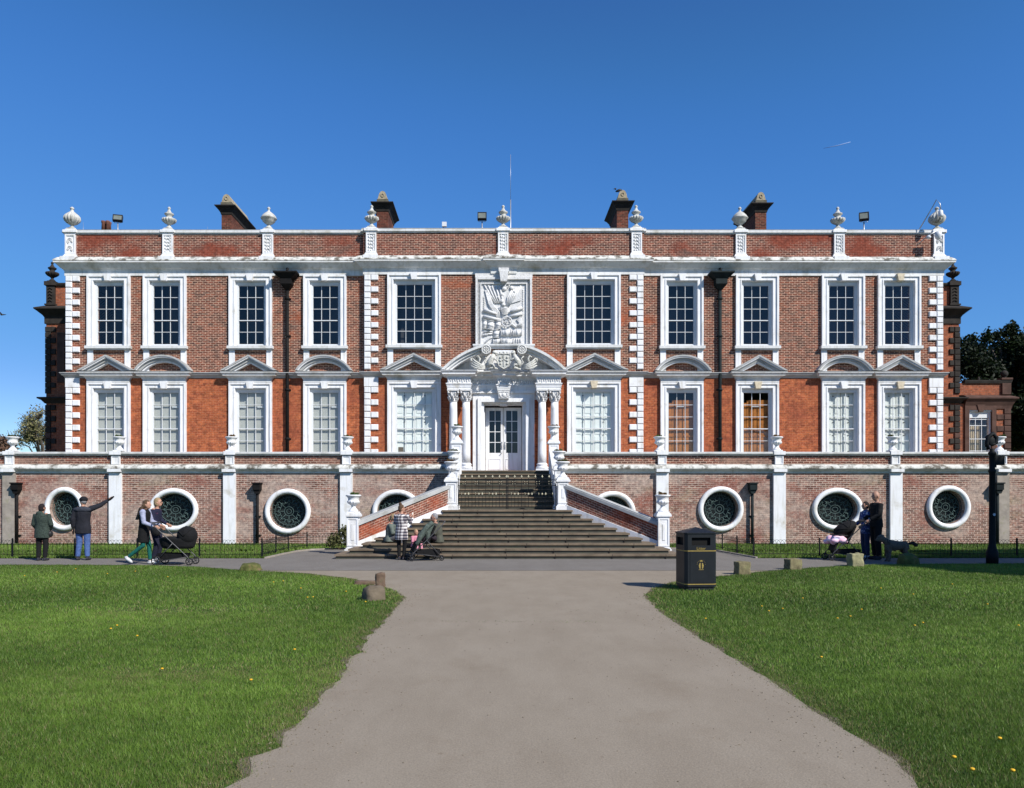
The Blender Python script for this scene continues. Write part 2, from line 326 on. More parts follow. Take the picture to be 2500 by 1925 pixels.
# ------------------------------------------------------------------ the brick mansion
YW, YC = 34.2, 34.0
XL, XR = X(161.7, YW), X(2300.6, YW); XcL, XcR = X(889.7, YC), X(1570, YC); CX = X(1229.5, YC)
mansion = empty('brick_mansion', (CX, YC, 0), 'long two storey red brick mansion with white quoins, sash windows and carved doorway', 'mansion')
YB = 46.0
FRONT = [(XL, YB), (XL, YW), (XcL, YW), (XcL, YC), (XcR, YC), (XcR, YW), (XR, YW), (XR, YB)]
ZT = 2.71                      # terrace floor
ZS = 6.98                      # string course middle, colour change of the brick
ZF = 11.25                     # bottom of the frieze
WN, WW = (0.92, 0.66, 0.535, 3), (1.14, 0.885, 0.74, 4)      # half outer, half opening, half glass, columns
WINS = [(264.5, WN, YW, 'tri', 'blind'), (401.5, WN, YW, 'seg', 'blind'), (611, WN, YW, 'tri', 'blind'), (793, WN, YW, 'seg', 'blind'), (1011, WW, YC, 'tri', 'shutter'),
        (1450, WW, YC, 'tri', 'shutter'), (1665, WN, YW, 'seg', 'wood'), (1849, WN, YW, 'tri', 'wood'), (2059, WN, YW, 'seg', 'drape'), (2196, WN, YW, 'tri', 'drape')]
def lev(yw, up):
    return (8.23, 11.03) if up else (3.40, 6.42)
upper = {YW: [], YC: []}; lower = {YW: [], YC: []}
for px, W, yw, _, _ in WINS:
    xc = X(px, yw - 0.1)
    upper[yw].append((xc - W[1], xc + W[1], *lev(yw, True))); lower[yw].append((xc - W[1], xc + W[1], *lev(yw, False)))
DH = (CX - 1.0, CX + 1.0, ZT, 5.88); lower[YC].append(DH)
T = 0.45
for nm, m, z0, z1, H in (('lower_wall', B_LO, 2.0, ZS, lower), ('upper_wall', B_UP, ZS, ZF + 0.1, upper)):
    b = MB()
    wall_holes(b, XL, XcL, z0, z1, YW, YW + T, [h for h in H[YW] if h[1] < 0])
    wall_holes(b, XcR, XR, z0, z1, YW, YW + T, [h for h in H[YW] if h[0] > 0])
    wall_holes(b, XcL, XcR, z0, z1, YC, YC + T, H[YC])
    for x, s in ((XcL, 1), (XcR, -1)): b.add([(x, YC, z0), (x, YW, z0), (x, YW, z1), (x, YC, z1)], [(0, 1, 2, 3)])
    for x in (XL, XR): b.add([(x, YW, z0), (x, YB, z0), (x, YB, z1), (x, YW, z1)], [(0, 1, 2, 3)])
    b.build('wall', m, mansion, recalc=False)
b = MB(); b.box(XL, XR, YB - 0.3, YB, 2.0, 13.0); b.build('rear_wall', B_UP, mansion)
b = MB(); b.box(XL + 0.01, XR - 0.01, YW + 0.5, YB - 0.31, 11.6, 11.9); b.build('roof', ROOFM, mansion)
b = MB(); b.box(XL + 0.1, XR - 0.1, YW + 0.5, YB - 0.32, 7.0, 7.3); b.box(XL + 0.1, XR - 0.1, YW + 0.5, YB - 0.32, 2.4, 2.72)
b.box(XL + 0.1, XR - 0.1, 38.5, 38.8, 2.73, 6.98); b.box(XL + 0.1, XR - 0.1, 38.5, 38.8, 7.31, 11.58); b.build('interior', ROOMD, mansion)

# parapet, cornice, string course, coping
PT = 13.02
def ring(prof, path=FRONT): return MB().sweep(path, prof)
CB = [(XL, YB), (XL, YW), (XcL, YW), (XcL, YC), (CX - 0.5, YC), (CX - 0.5, YC - 0.12), (CX + 0.5, YC - 0.12), (CX + 0.5, YC), (XcR, YC), (XcR, YW), (XR, YW), (XR, YB)]
b = ring([(-0.3, 11.95), (0.03, 11.95), (0.03, PT), (-0.3, PT)]); b.build('parapet', B_PA, mansion)
b = MB().sweep(CB, [(-0.1, ZF), (0.05, ZF), (0.05, 11.45), (0.07, 11.46), (0.08, 11.50), (0.16, 11.55), (0.24, 11.64), (0.32, 11.72), (0.37, 11.735), (0.37, 11.79), (0.34, 11.80), (-0.05, 11.80)]); b.build('cornice', CORN, mansion)
b = MB().sweep(CB, [(-0.05, 11.803), (0.385, 11.803), (0.385, 11.835), (0.34, 11.90), (0.25, 11.98), (0.10, 12.045), (-0.05, 12.06)]); b.build('cornice_top', WHITE_D, mansion)
b = ring([(-0.32, PT + 0.002), (0.07, PT + 0.002), (0.07, PT + 0.05), (0.12, PT + 0.055), (0.12, PT + 0.135), (0.09, PT + 0.16), (-0.32, PT + 0.18)]); b.build('coping', CORN, mansion)
b = ring([(-0.3, PT + 0.185), (0.10, PT + 0.165), (0.10, PT + 0.19), (-0.3, PT + 0.21)]); b.build('coping_top', LEAD, mansion)
sc = [(XL, YB), (XL, YW), (XcL, YW), (XcL, YC), (XcR, YC), (XcR, YW), (XR, YW), (XR, YB)]
b = ring([(-0.05, 6.86), (0.03, 6.86), (0.06, 6.92), (0.14, 6.98), (0.18, 7.05), (0.20, 7.06), (0.20, 7.085), (-0.05, 7.13)]); b.build('string_course', CORNG, mansion)  # grey colour stands in for the shade on the underside

# quoins
def quoins(xa, dirn, yw, nm='quoins', m=WHITE, zspans=((7.2, ZF, 0), (2.75, 6.46, 0)), w1=0.27, w2=0.31, p=0.26, top=True, pr=0.07):
    b = MB()
    for z0, z1, ph in zspans:
        n = int(round((z1 - z0) / p)); hh = (z1 - z0) / n
        for i in range(n):
            za = z1 - (i + 1) * hh + 0.012; zb = z1 - i * hh - 0.012
            j = random.uniform(-0.006, 0.006)
            xa0, xa1 = sorted((xa, xa + dirn * w1)); b.bbox(xa0, xa1, yw - pr + j, yw + 0.02, za, zb, 0.022)
            if i % 2 == ph:
                q0, q1 = sorted((xa + dirn * (w1 + 0.02), xa + dirn * (w1 + 0.02 + w2))); b.bbox(q0, q1, yw - pr + j, yw + 0.02, za, zb, 0.022)
    if top:
        q0, q1 = sorted((xa, xa + dirn * (w1 + w2 + 0.02))); b.box(q0, q1, yw - pr, yw + 0.02, 6.47, 6.85)
    return b.build(nm, m, mansion)
for xa, d, yw in ((XL - 0.004, 1, YW), (XcL - 0.004, 1, YC), (XcR + 0.004, -1, YC), (XR + 0.004, -1, YW)):
    quoins(xa, d, yw, zspans=((7.2, ZF, 0),), top=False); quoins(xa, d, yw, zspans=((2.75, 6.46, 0),))

# windows
def frame(b, x0, x1, z0, z1, t, y0, y1, bottom=False):
    b.box(x0, x0 + t, y0, y1, z0, z1); b.box(x1 - t, x1, y0, y1, z0, z1); b.box(x0 + t, x1 - t, y0, y1, z1 - t, z1)
    if bottom: b.box(x0 + t, x1 - t, y0, y1, z0, z0 + t)
def window(xc, W, yw, up, kind, ped):
    Ho, Hi, Hg, nc = W; zb, zt = lev(yw, up); gt, gb = (10.84, 8.36) if up else (6.24, 3.66)
    zf = zb - 0.02 if up else 2.75
    ft = zt + 0.245
    b = MB()                                   # architrave
    frame(b, xc - Ho + 0.08, xc + Ho - 0.08, zf, ft - 0.08, Ho - Hi - 0.08 + 0.002, yw - 0.075, yw + 0.05)
    frame(b, xc - Ho, xc + Ho, zf, ft, 0.082, yw - 0.13, yw + 0.05)
    frame(b, xc - Hi - 0.06, xc + Hi + 0.06, zf, zt + 0.06, 0.05, yw - 0.10, yw + 0.04)
    win = b.build('window', WHITE, mansion)
    b = MB(); kz = ft - 0.03                   # keystone
    b.prism([(xc - 0.10, zt - 0.03), (xc + 0.10, zt - 0.03), (xc + 0.16, kz + 0.05), (xc - 0.16, kz + 0.05)], yw - 0.24, yw); b.build('keystone', WHITE if random.random() < .6 else mat('stained_keystone', (0.62, 0.54, 0.40), 0.8, 0.3, 10), win)
    b = MB(); ys = yw + 0.06                   # box frame and sashes
    frame(b, xc - Hi - 0.001, xc + Hi + 0.001, zb, zt, Hi - Hg - 0.04, ys - 0.02, ys + 0.12)
    b.box(xc - Hg - 0.04, xc + Hg + 0.04, ys - 0.02, ys + 0.12, gt + 0.04, zt - (Hi - Hg - 0.04))
    b.box(xc - Hg - 0.04, xc + Hg + 0.04, ys - 0.03, ys + 0.12, zb, gb - 0.06)
    frame(b, xc - Hg - 0.04, xc + Hg + 0.04, gb - 0.06, gt + 0.04, 0.036, ys + 0.01, ys + 0.09, True)
    rows = [gt - (gt - gb) * k / 5 for k in range(1, 5)]
    for k, z in enumerate(rows):
        h = 0.018 if k == 2 else 0.009; b.box(xc - Hg, xc + Hg, ys + (0.0 if k == 2 else 0.02), ys + 0.07, z - h, z + h)
    for k in range(1, nc):
        x = xc - Hg + 2 * Hg * k / nc; b.box(x - 0.009, x + 0.009, ys + 0.025, ys + 0.065, gb, gt)
    b.build('sash', MUNT, win)
    pane(xc - Hg, xc + Hg, ys + 0.047, gb, gt).build('glass', GLASS, win, recalc=False)
    yb_ = ys + 0.13
    if up:
        b = MB(); b.box(xc - Ho - 0.06, xc + Ho + 0.06, yw - 0.20, yw + 0.10, zb - 0.12, zb - 0.001); b.box(xc - Ho - 0.02, xc + Ho + 0.02, yw - 0.14, yw + 0.05, zb - 0.17, zb - 0.12)
        b.build('sill', CORN, win)
        for s in (-1, 1):
            b = MB(); xa = xc + s * (Ho - 0.12); b.box(xa - 0.12, xa + 0.12, yw - 0.06, yw + 0.02, 7.12, zb - 0.171); b.build('apron_strip', WHITE, win)
        b = MB(); b.box(xc - Hg * 1.0, xc + Hg * 1.0, yb_ + 1.2, yb_ + 1.22, zb + 0.2 * random.random(), zt); b.build('unlit_room_backing', ROOMD, win)  # dark sheet added so the room behind the glass looks unlit
    else:
        b = MB()
        if kind == 'blind':
            b.box(xc - Hi, xc + Hi, yb_, yb_ + 0.01, gb - 0.1, zt); o = b.build('blind', BLIND, win)
            b = MB(); b.box(xc - Hg * 0.98, xc - Hg * 0.45, ys + 0.06, ys + 0.064, gt - 0.63, gt - 0.57); b.box(xc + Hg * 0.45, xc + Hg * 0.98, ys + 0.06, ys + 0.064, gt - 0.63, gt - 0.57); b.build('sticker_strip', MUNT, win)
        elif kind in ('shutter', 'drape'):
            n = 4 if nc == 4 else 4
            for k in range(n):
                xa = xc - Hi + 2 * Hi * k / n; xb = xc - Hi + 2 * Hi * (k + 1) / n; j = 0.02 * (k % 2)
                b.box(xa + 0.008, xb - 0.008, yb_ + j, yb_ + j + 0.03, gb - 0.2, zt)
                for q in range(3):
                    za = gb - 0.1 + q * 0.9; b.box(xa + 0.08, xb - 0.08, yb_ + j - 0.018, yb_ + j, za, za + 0.8)
            o = b.build('shutter', SHUT if kind == 'shutter' else DRAPE, win)
            b = MB()
            for k in range(2):
                for z in (gb + 0.05, gb + 0.75, gb + 1.3, gt - 0.15): b.box(xc + (k - 0.5) * Hi - 0.03, xc + (k - 0.5) * Hi + 0.03, yb_ - 0.025, yb_ - 0.006, z, z + 0.03)
            b.build('shutter_latch', BLK, win)
            if px_ == 1011:
                b = MB(); b.box(xc - Hg + 0.04, xc - Hg + 0.25, ys + 0.10, ys + 0.13, gb, gb + 0.24); b.build('cardboard_box', mat('brown_card', (0.12, 0.09, 0.06), 0.9), win)
        else:
            for k in range(9):
                xa = xc - Hi + 2 * Hi * k / 9; b.box(xa + 0.006, xa + 2 * Hi / 9 - 0.006, yb_ + 0.012 * (k % 2), yb_ + 0.03 + 0.012 * (k % 2), gb - 0.2, gt - 0.3 - 0.12 * (k in (0, 1)))
            b.box(xc - Hi, xc + Hi, yb_ - 0.02, yb_ + 0.01, gb + 0.7, gb + 0.76)
            b.build('wooden_shutter', WOODS, win)
            b = MB(); b.box(xc - 0.16, xc + 0.14, ys + 0.06, ys + 0.064, gt - 0.60, gt - 0.55); b.build('sticker_strip', MUNT, win)
        b = MB(); zq = 6.66                    # entablature over the window
        b.box(xc - Ho + 0.003, xc + Ho - 0.003, yw - 0.14, yw, ft + 0.004, 6.86)
        pth = [(xc - Ho, yw), (xc - Ho, yw - 0.12), (xc + Ho, yw - 0.12), (xc + Ho, yw)]
        b.sweep(pth, [(-0.05, 6.80), (0.03, 6.80), (0.05, 6.86), (0.12, 6.91), (0.20, 6.93), (0.20, 6.97), (0.25, 7.03), (0.27, 7.04), (0.27, 7.07), (-0.05, 7.07)])
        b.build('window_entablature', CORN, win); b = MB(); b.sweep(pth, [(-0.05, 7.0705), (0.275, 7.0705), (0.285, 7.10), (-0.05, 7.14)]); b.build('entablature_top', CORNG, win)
        b = MB(); hw = Ho + 0.29; rise = 0.66 if nc == 3 else 0.70; z0 = 7.145; yq = yw - 0.39
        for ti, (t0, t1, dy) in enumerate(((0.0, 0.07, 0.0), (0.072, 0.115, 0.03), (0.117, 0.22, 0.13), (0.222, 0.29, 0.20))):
            b.use(CORNG if ti in (0, 2) else WHITE)  # outer grey is weathering, inner grey is soffit shade painted in
            if ped == 'tri':
                k = math.hypot(hw, rise) / hw
                def L_(t): return [(xc - hw + t * hw / rise * k, z0), (xc, z0 + rise - t * k), (xc + hw - t * hw / rise * k, z0)]
                b.strip(L_(t0), L_(t1), yq + dy, yw)
            else:
                r = (hw * hw + rise * rise) / (2 * rise); zc = z0 + rise - r
                def A_(t):
                    rr = r - t; a = math.acos(min(1, (z0 - zc) / rr)); return [(xc + rr * math.sin(-a + 2 * a * i / 24), zc + rr * math.cos(-a + 2 * a * i / 24)) for i in range(25)]
                b.strip(A_(t0), A_(t1), yq + dy, yw)
        b.build('pediment', CORN, win)
    return win
for px_, W, yw, ped, kind in WINS:
    window(X(px_, yw - 0.1), W, yw, True, kind, ped); window(X(px_, yw - 0.1), W, yw, False, kind, ped)

# parapet piers with carved panels and stone urns
def roof_urn(kind, x, y, z, m=URNM, parent=None):
    b = MB(); b.box(x - 0.17, x + 0.17, y - 0.17, y + 0.17, z, z + 0.05)
    if kind == 'melon':
        p = [(0.16, .05), (0.15, .08), (0.07, .14), (0.055, .19), (0.10, .22), (0.21, .29), (0.29, .38), (0.325, .47), (0.31, .55), (0.25, .64), (0.16, .72), (0.08, .79), (0.06, .84), (0.055, .88), (0.085, .90), (0.09, .93), (0.06, .97), (0.02, 1.0)]; fl = (.2, .75, 14, 0.17)
    elif kind == 'dome':
        p = [(0.18, .05), (0.13, .12), (0.06, .18), (0.08, .22), (0.17, .28), (0.26, .36), (0.29, .44), (0.33, .47), (0.345, .50), (0.32, .54), (0.27, .62), (0.18, .71), (0.08, .78), (0.045, .82), (0.04, .88), (0.07, .91), (0.07, .94), (0.03, .99)]; fl = None
    else:
        p = [(0.17, .05), (0.12, .11), (0.06, .17), (0.06, .20), (0.11, .25), (0.19, .30), (0.25, .36), (0.285, .42), (0.27, .47), (0.17, .50), (0.11, .54), (0.12, .59), (0.16, .63), (0.195, .67), (0.19, .70), (0.12, .74), (0.08, .79), (0.06, .84), (0.04, .88), (0.065, .91), (0.065, .95), (0.02, 1.0)]; fl = (.28, .47, 14, 0.20)
    b.lathe(x, y, [(r, z + h) for r, h in p], 84, (z + fl[0], z + fl[1], fl[2], fl[3]) if fl else None)
    return b.build('stone_urn', m, parent or mansion)
piers = [(174.6, 'melon'), (411.8, 'tier'), (655.5, 'dome'), (907, 'tier'), (1228.5, 'tier'), (1553.5, 'tier'), (1807, 'dome'), (2046.5, 'tier'), (2289, 'melon')]
for i, (px, k) in enumerate(piers):
    yw = YC if 900 < px < 1560 else YW; x = X(px, yw)
    b = MB(); b.box(x - 0.22, x + 0.22, yw - 0.09, yw + 0.2, 12.16, PT - 0.002)
    b.vprism([(x - 0.31, yw - .36), (x + .31, yw - .36), (x + .27, yw + .2), (x - .27, yw + .2)], 11.86, 12.0); b.box(x - 0.28, x + 0.28, yw - 0.16, yw + 0.2, 12.001, 12.10); b.box(x - 0.25, x + 0.25, yw - 0.125, yw + 0.2, 12.101, 12.159)
    b.box(x - 0.25, x + 0.25, yw - 0.13, yw + 0.25, PT, PT + 0.06); b.box(x - 0.29, x + 0.29, yw - 0.18, yw + 0.28, PT + 0.061, PT + 0.17); b.box(x - 0.22, x + 0.22, yw - 0.12, yw + 0.2, PT + 0.171, PT + 0.22)
    frame(b, x - 0.22, x + 0.22, 12.165, PT - 0.01, 0.06, yw - 0.125, yw - 0.085, True)
    pr = b.build('parapet_pier', WHITE, mansion)
    b = MB(); rr = random.Random(i)
    if k == 'melon':
        s_ = -1 if i == 0 else 1
        for q, zc in enumerate((12.38, 12.72)):
            for t in range(3):
                rad = 0.115 - t * 0.035; b.tube([(x + s_ * 0.02 + rad * math.cos(a) * (1 if q else -1), yw - 0.10, zc + rad * 1.15 * math.sin(a)) for a in [PI * 1.5 * j / 10 - 0.6 for j in range(11)]], 0.016, 6)
    else:
        for q in range(5):
            zc = 12.26 + q * 0.145
            for s_ in (-1, 1):
                b.tube([(x + s_ * (0.02 + 0.09 * math.sin(t)), yw - 0.10, zc + 0.06 * (t - 1)) for t in (0, .7, 1.4, 2.1, 2.8)], [0.012, 0.026, 0.03, 0.02, 0.01], 6)
            b.ell((x + rr.uniform(-.02, .02), yw - 0.10, zc), (0.035, 0.03, 0.045), 8, 6)
    b.build('carved_panel', CARV, pr)
    roof_urn(k, x, yw + 0.06, PT + 0.22)

# chimneys
for (xa, xb, ya, yb_, zt, left) in ((X(541, 38), X(565, 38), 38, 40.8, 15.35, 1), (X(920, 38), X(948, 38), 38, 40.0, 15.5, 1), (X(1506, 38), X(1534, 38), 38, 40.2, 15.55, -1), (X(1844, 38), X(1871, 38), 38, 40.4, 15.45, -1)):
    b = MB(); b.box(xa, xb, ya, yb_, 11.8, zt); ch = b.build('chimney', B_CH, mansion)
    b = MB(); pth = [(xa, yb_), (xa, ya), (xb, ya), (xb, yb_), (xa, yb_)]
    b.sweep([(xa, (ya + yb_) / 2)] + pth[1:4] + [(xa, yb_), (xa, (ya + yb_) / 2)], [(-0.05, zt - 0.10), (0.02, zt - 0.10), (0.05, zt), (0.16, zt + 0.16), (0.23, zt + 0.22), (0.26, zt + 0.25), (0.26, zt + 0.29), (-0.05, zt + 0.30)])
    b.build('chimney_cap', SOOT, ch)
    xm = (xa + xb) / 2; b = MB(); b.box(xm - 0.27, xm + 0.27, ya - 0.05, yb_ + 0.05, zt + 0.30, zt + 0.48); b.build('cap_block', mat('mossy_stone', (0.12, 0.11, 0.08), 0.9, 0.4, 6), ch)
    b = MB(); b.prism([(xm - 0.23, zt + 0.481), (xm + 0.23, zt + 0.481), (xm + 0.20, zt + 0.60), (xm + 0.17, zt + 0.72), (xm + 0.11, zt + 0.83), (xm, zt + 0.88), (xm - 0.11, zt + 0.83), (xm - 0.17, zt + 0.72), (xm - 0.20, zt + 0.60)], ya - 0.02, yb_ + 0.02)
    b.tube([(xm + 0.07 * math.cos(a), ya - 0.03, zt + 0.66 + 0.08 * math.sin(a)) for a in [2 * PI * j / 12 for j in range(12)]], 0.018, 6, closed=True)
    b.build('ridge_stone', mat('tan_stone', (0.38, 0.32, 0.22), 0.9, 0.4, 10, 0.004), ch)
# small roof stack behind the left end of the parapet
b = MB(); xs_ = X(256, 36); b.box(xs_ - 0.16, xs_ + 0.16, 36, 36.3, 11.9, 13.75); ch = b.build('roof_stack', mat('old_clay', (0.16, 0.07, 0.05), 0.9, 0.4, 8), mansion)
b = MB()
for dx in (-.1, .1):
    for dy in (-.08, .08): b.lathe(xs_ + dx, 36.15 + dy, [(0.085, 13.75), (0.07, 14.15), (0.09, 14.2), (0.09, 14.27)], 10)
b.build('pot', MATS['old_clay'], ch)

# rainwater hoppers and downpipes on the facade
for px, m in ((700.5, PIPE), (1759, PIPEB)):
    x = X(px, YW - 0.2); b = MB()
    b.tube([(x, YW - 0.12, 2.8), (x, YW - 0.12, 10.8)], 0.075, 12)
    for z in (4.2, 6.3, 8.6, 10.2): b.tube([(x, YW - 0.12, z), (x, YW - 0.12, z + 0.10)], 0.10, 12); b.box(x - 0.13, x + 0.13, YW - 0.04, YW, z + 0.02, z + 0.08)
    dp = b.build('downpipe', m, mansion)
    b = MB(); b.box(x - 0.24, x + 0.24, YW - 0.40, YW, 10.82, 11.06)
    vs = [(x - 0.26, YW - 0.42, 11.06), (x + 0.26, YW - 0.42, 11.06), (x + 0.26, YW, 11.06), (x - 0.26, YW, 11.06), (x - 0.47, YW - 0.55, 11.25), (x + 0.47, YW - 0.55, 11.25), (x + 0.47, YW, 11.25), (x - 0.47, YW, 11.25)]
    b.add(vs, [(0, 1, 5, 4), (1, 2, 6, 5), (2, 3, 7, 6), (3, 0, 4, 7), (0, 3, 2, 1)]); b.box(x - 0.50, x + 0.50, YW - 0.58, YW, 11.25, 11.32)
    vs = [(x - 0.24, YW - 0.40, 10.82), (x + 0.24, YW - 0.40, 10.82), (x + 0.24, YW - 0.01, 10.82), (x - 0.24, YW - 0.01, 10.82), (x - 0.09, YW - 0.20, 10.62), (x + 0.09, YW - 0.20, 10.62), (x + 0.09, YW - 0.04, 10.62), (x - 0.09, YW - 0.04, 10.62)]
    b.add(vs, [(0, 4, 5, 1), (1, 5, 6, 2), (2, 6, 7, 3), (3, 7, 4, 0), (4, 7, 6, 5)])
    b.tube([(x, YW - 0.2, 11.3), (x, YW - 0.2, 11.42), (x + 0.04, YW - 0.2, 11.5), (x - 0.03, YW - 0.1, 11.55)], 0.05, 8)
    b.build('hopper_head', m, dp)

# ---------------- the doorway
DCX = CX; dy = 34.50
b = MB(); hw = 0.78
frame(b, DCX - 1.31, DCX + 1.31, ZT, 6.16, 0.20, YC - 0.16, YC + 0.05); frame(b, DCX - 1.10, DCX + 1.10, ZT, 5.95, 0.16, YC - 0.24, YC + 0.05)
frame(b, DCX - 0.94, DCX + 0.94, ZT, 5.85, 0.10, YC - 0.10, YC + 0.42); frame(b, DCX - 0.88, DCX + 0.88, ZT, 5.78, 0.08, YC + 0.1, YC + 0.45); frame(b, DCX - 1.0, DCX + 1.0, ZT, 5.88, 0.15, YC + 0.30, YC + 0.5)
b.box(DCX - 1.33, DCX + 1.33, YC - 0.26, YC, 6.161, 6.26); b.box(DCX - 0.16, DCX + 0.16, YC - 0.0, YC + 0.3, 5.66, 5.80)
b.build('door_surround', WHITE, mansion)
for s in (-1, 1):
    b = MB(); xa, xb = (DCX - hw, DCX - 0.006) if s < 0 else (DCX + 0.006, DCX + hw)
    gx0, gx1 = (xa + 0.17, xb - 0.11) if s < 0 else (xa + 0.11, xb - 0.17); zt = 5.63
    b.box(xa, gx0, dy, dy + 0.06, ZT, zt); b.box(gx1, xb, dy, dy + 0.06, ZT, zt); b.box(gx0, gx1, dy, dy + 0.06, 5.50, zt); b.box(gx0, gx1, dy, dy + 0.06, ZT, 3.67)
    xm = (gx0 + gx1) / 2; b.box(xm - 0.013, xm + 0.013, dy + 0.01, dy + 0.05, 3.67, 5.50)
    for k in range(1, 4): z = 3.67 + 1.83 * k / 4; b.box(gx0, gx1, dy + 0.011, dy + 0.049, z - 0.013, z + 0.013)
    frame(b, gx0 - 0.03, gx1 + 0.0, 2.95, 3.42, 0.025, dy - 0.015, dy, True)
    dl = b.build('door', WHITE, mansion)
    pane(gx0, gx1, dy + 0.03, 3.67, 5.50).build('glass', GLASS, dl, recalc=False)
    b = MB(); hx = DCX + s * 0.07; b.box(hx - 0.022, hx + 0.022, dy - 0.02, dy, 3.82, 4.15); b.tube([(hx, dy - 0.02, 3.88), (hx, dy - 0.06, 3.90), (hx, dy - 0.06, 4.07), (hx, dy - 0.02, 4.09)], 0.012, 6)
    if s < 0: b.tube([(hx + 0.02, dy - 0.03, 3.72), (hx - 0.04, dy - 0.06, 3.62)], 0.02, 6)
    b.build('handle', METAL, dl)
yc = 33.42
for px in (1107, 1138, 1323.5, 1354):
    x = X(px, yc); b = MB()
    b.lathe(x, yc, [(0.185, 3.17), (0.178, 3.6), (0.172, 4.4), (0.158, 5.4), (0.152, 5.74)], 24); col = b.build('column', WHITE, mansion)
    b = MB(); b.box(x - 0.27, x + 0.27, yc - 0.27, yc + 0.27, ZT, 2.93); b.lathe(x, yc, [(0.25, 2.93), (0.27, 2.97), (0.26, 3.02), (0.21, 3.04), (0.21, 3.07), (0.235, 3.10), (0.22, 3.14), (0.187, 3.18)], 24); b.build('base', WHITE, col)
    b = MB(); b.lathe(x, yc, [(0.165, 5.74), (0.18, 5.76), (0.155, 5.79), (0.165, 5.95), (0.20, 6.12), (0.22, 6.18)], 20)
    for ring_, (zz, rr, n, h, o) in enumerate(((5.80, 0.165, 8, 0.16, 0), (5.93, 0.175, 8, 0.17, 0.5))):
        for k in range(n):
            a = 2 * PI * (k + o) / n; ca, sa = math.cos(a), math.sin(a)
            b.tube([(x + ca * rr, yc + sa * rr, zz), (x + ca * (rr + 0.02), yc + sa * (rr + 0.02), zz + h * .6), (x + ca * (rr + 0.07), yc + sa * (rr + 0.07), zz + h), (x + ca * (rr + 0.09), yc + sa * (rr + 0.09), zz + h * .8)], [0.04, 0.045, 0.03, 0.012], 6)
    for sx_ in (-1, 1):
        for sy_ in (-1, 1): b.ell((x + sx_ * 0.2, yc + sy_ * 0.2, 6.12), (0.05, 0.05, 0.055), 8, 6)
    b.box(x - 0.25, x + 0.25, yc - 0.25, yc + 0.25, 6.185, 6.25); b.build('capital', CARV, col)
# entablature
yb0 = 33.80; xs = [X(1092, 33.2), X(1149, 33.2), X(1310, 33.2), X(1369.5, 33.2)]
ep = [(xs[0], YC), (xs[0], 33.22), (xs[1], 33.22), (xs[1], yb0), (DCX - 0.27, yb0), (DCX - 0.27, yb0 - 0.22), (DCX + 0.27, yb0 - 0.22), (DCX + 0.27, yb0), (xs[2], yb0), (xs[2], 33.22), (xs[3], 33.22), (xs[3], YC)]
b = MB().sweep(ep, [(-0.15, 6.251), (0.0, 6.251), (0.0, 6.32), (0.015, 6.325), (0.015, 6.39), (0.03, 6.395), (0.03, 6.45), (0.06, 6.47), (0.06, 6.51), (0.0, 6.515), (0.0, 6.76), (0.04, 6.80), (0.08, 6.82), (0.20, 6.86), (0.20, 6.92), (0.26, 6.98), (0.28, 7.02), (-0.1, 7.04)])
b.box(xs[0] - 0.001, xs[3] + 0.001, yb0 + 0.001, YC, 6.26, 7.03); b.box(DCX - 1.5, DCX + 1.5, YC - 0.06, YC + 0.01, 5.9, 6.3)
ent = b.build('door_entablature', WHITE, mansion)
b = MB()          # carved frieze, leafy blobs
for x0_, x1_, yy in ((xs[0], xs[1], 33.22), (xs[2], xs[3], 33.22), (xs[1], DCX - .27, yb0), (DCX + .27, xs[2], yb0), (DCX - .27, DCX + .27, yb0 - .22)):
    n = max(3, int((x1_ - x0_) / 0.09))
    for k in range(n):
        xx = x0_ + (x1_ - x0_) * (k + .5) / n; b.ell((xx, yy - 0.005, 6.60 + 0.03 * (k % 2)), (0.038, 0.03, 0.075), 7, 5); b.ell((xx + .04, yy - 0.005, 6.70), (0.025, 0.025, 0.03), 6, 4)
b.build('carved_frieze', CARV, ent)
b = MB(); b.prism([(DCX - .22, 5.90), (DCX + .22, 5.90), (DCX + .25, 6.25), (DCX - .25, 6.25)], yb0 - 0.20, yb0 + 0.1)
frame(b, DCX - .21, DCX + .21, 5.92, 6.2, 0.02, yb0 - 0.22, yb0 - 0.2, True)
b.ell((DCX, yb0 - .2, 6.06), (0.09, 0.05, 0.10), 10, 8)
for s in (-1, 1): b.tube([(DCX + s * .04, yb0 - .21, 5.96), (DCX + s * .12, yb0 - .22, 5.98), (DCX + s * .16, yb0 - .22, 6.07), (DCX + s * .14, yb0 - .21, 6.15)], [.02, .025, .025, .015], 6)
b.build('keystone', CARV, ent)
# broken segmental pediment with arms
pz = 7.05; hw = 2.60; rise = 1.13; r = (hw * hw + rise * rise) / (2 * rise); zc = pz + rise - r
ped = None
for s in (-1, 1):
    b = MB()
    for t0, t1, dyy in ((0.0, 0.10, 0.0), (0.102, 0.20, 0.12), (0.202, 0.29, 0.22)):
        def A2(t):
            rr = r - t; a0 = math.acos(min(1, (pz - zc) / rr)); a1 = math.asin(0.62 / rr); return [(DCX + s * rr * math.sin(a0 + (a1 - a0) * i / 18), zc + rr * math.cos(a0 + (a1 - a0) * i / 18)) for i in range(19)]
        b.strip(A2(t0), A2(t1), 33.0 + dyy, YC + 0.01)
    hp_ = b.build('broken_pediment', CORN, mansion); ped = ped or hp_
b = MB(); rr = r - 0.28
pl = [(DCX + rr * math.sin(a), zc + rr * math.cos(a)) for a in [math.acos((pz - zc) / rr) * (1 - 2 * i / 24) for i in range(25)]]
pl = [(x, min(z, 7.86)) for x, z in pl]
b.prism(pl, YC - 0.05, YC); b.build('tympanum', WHITE, ped)
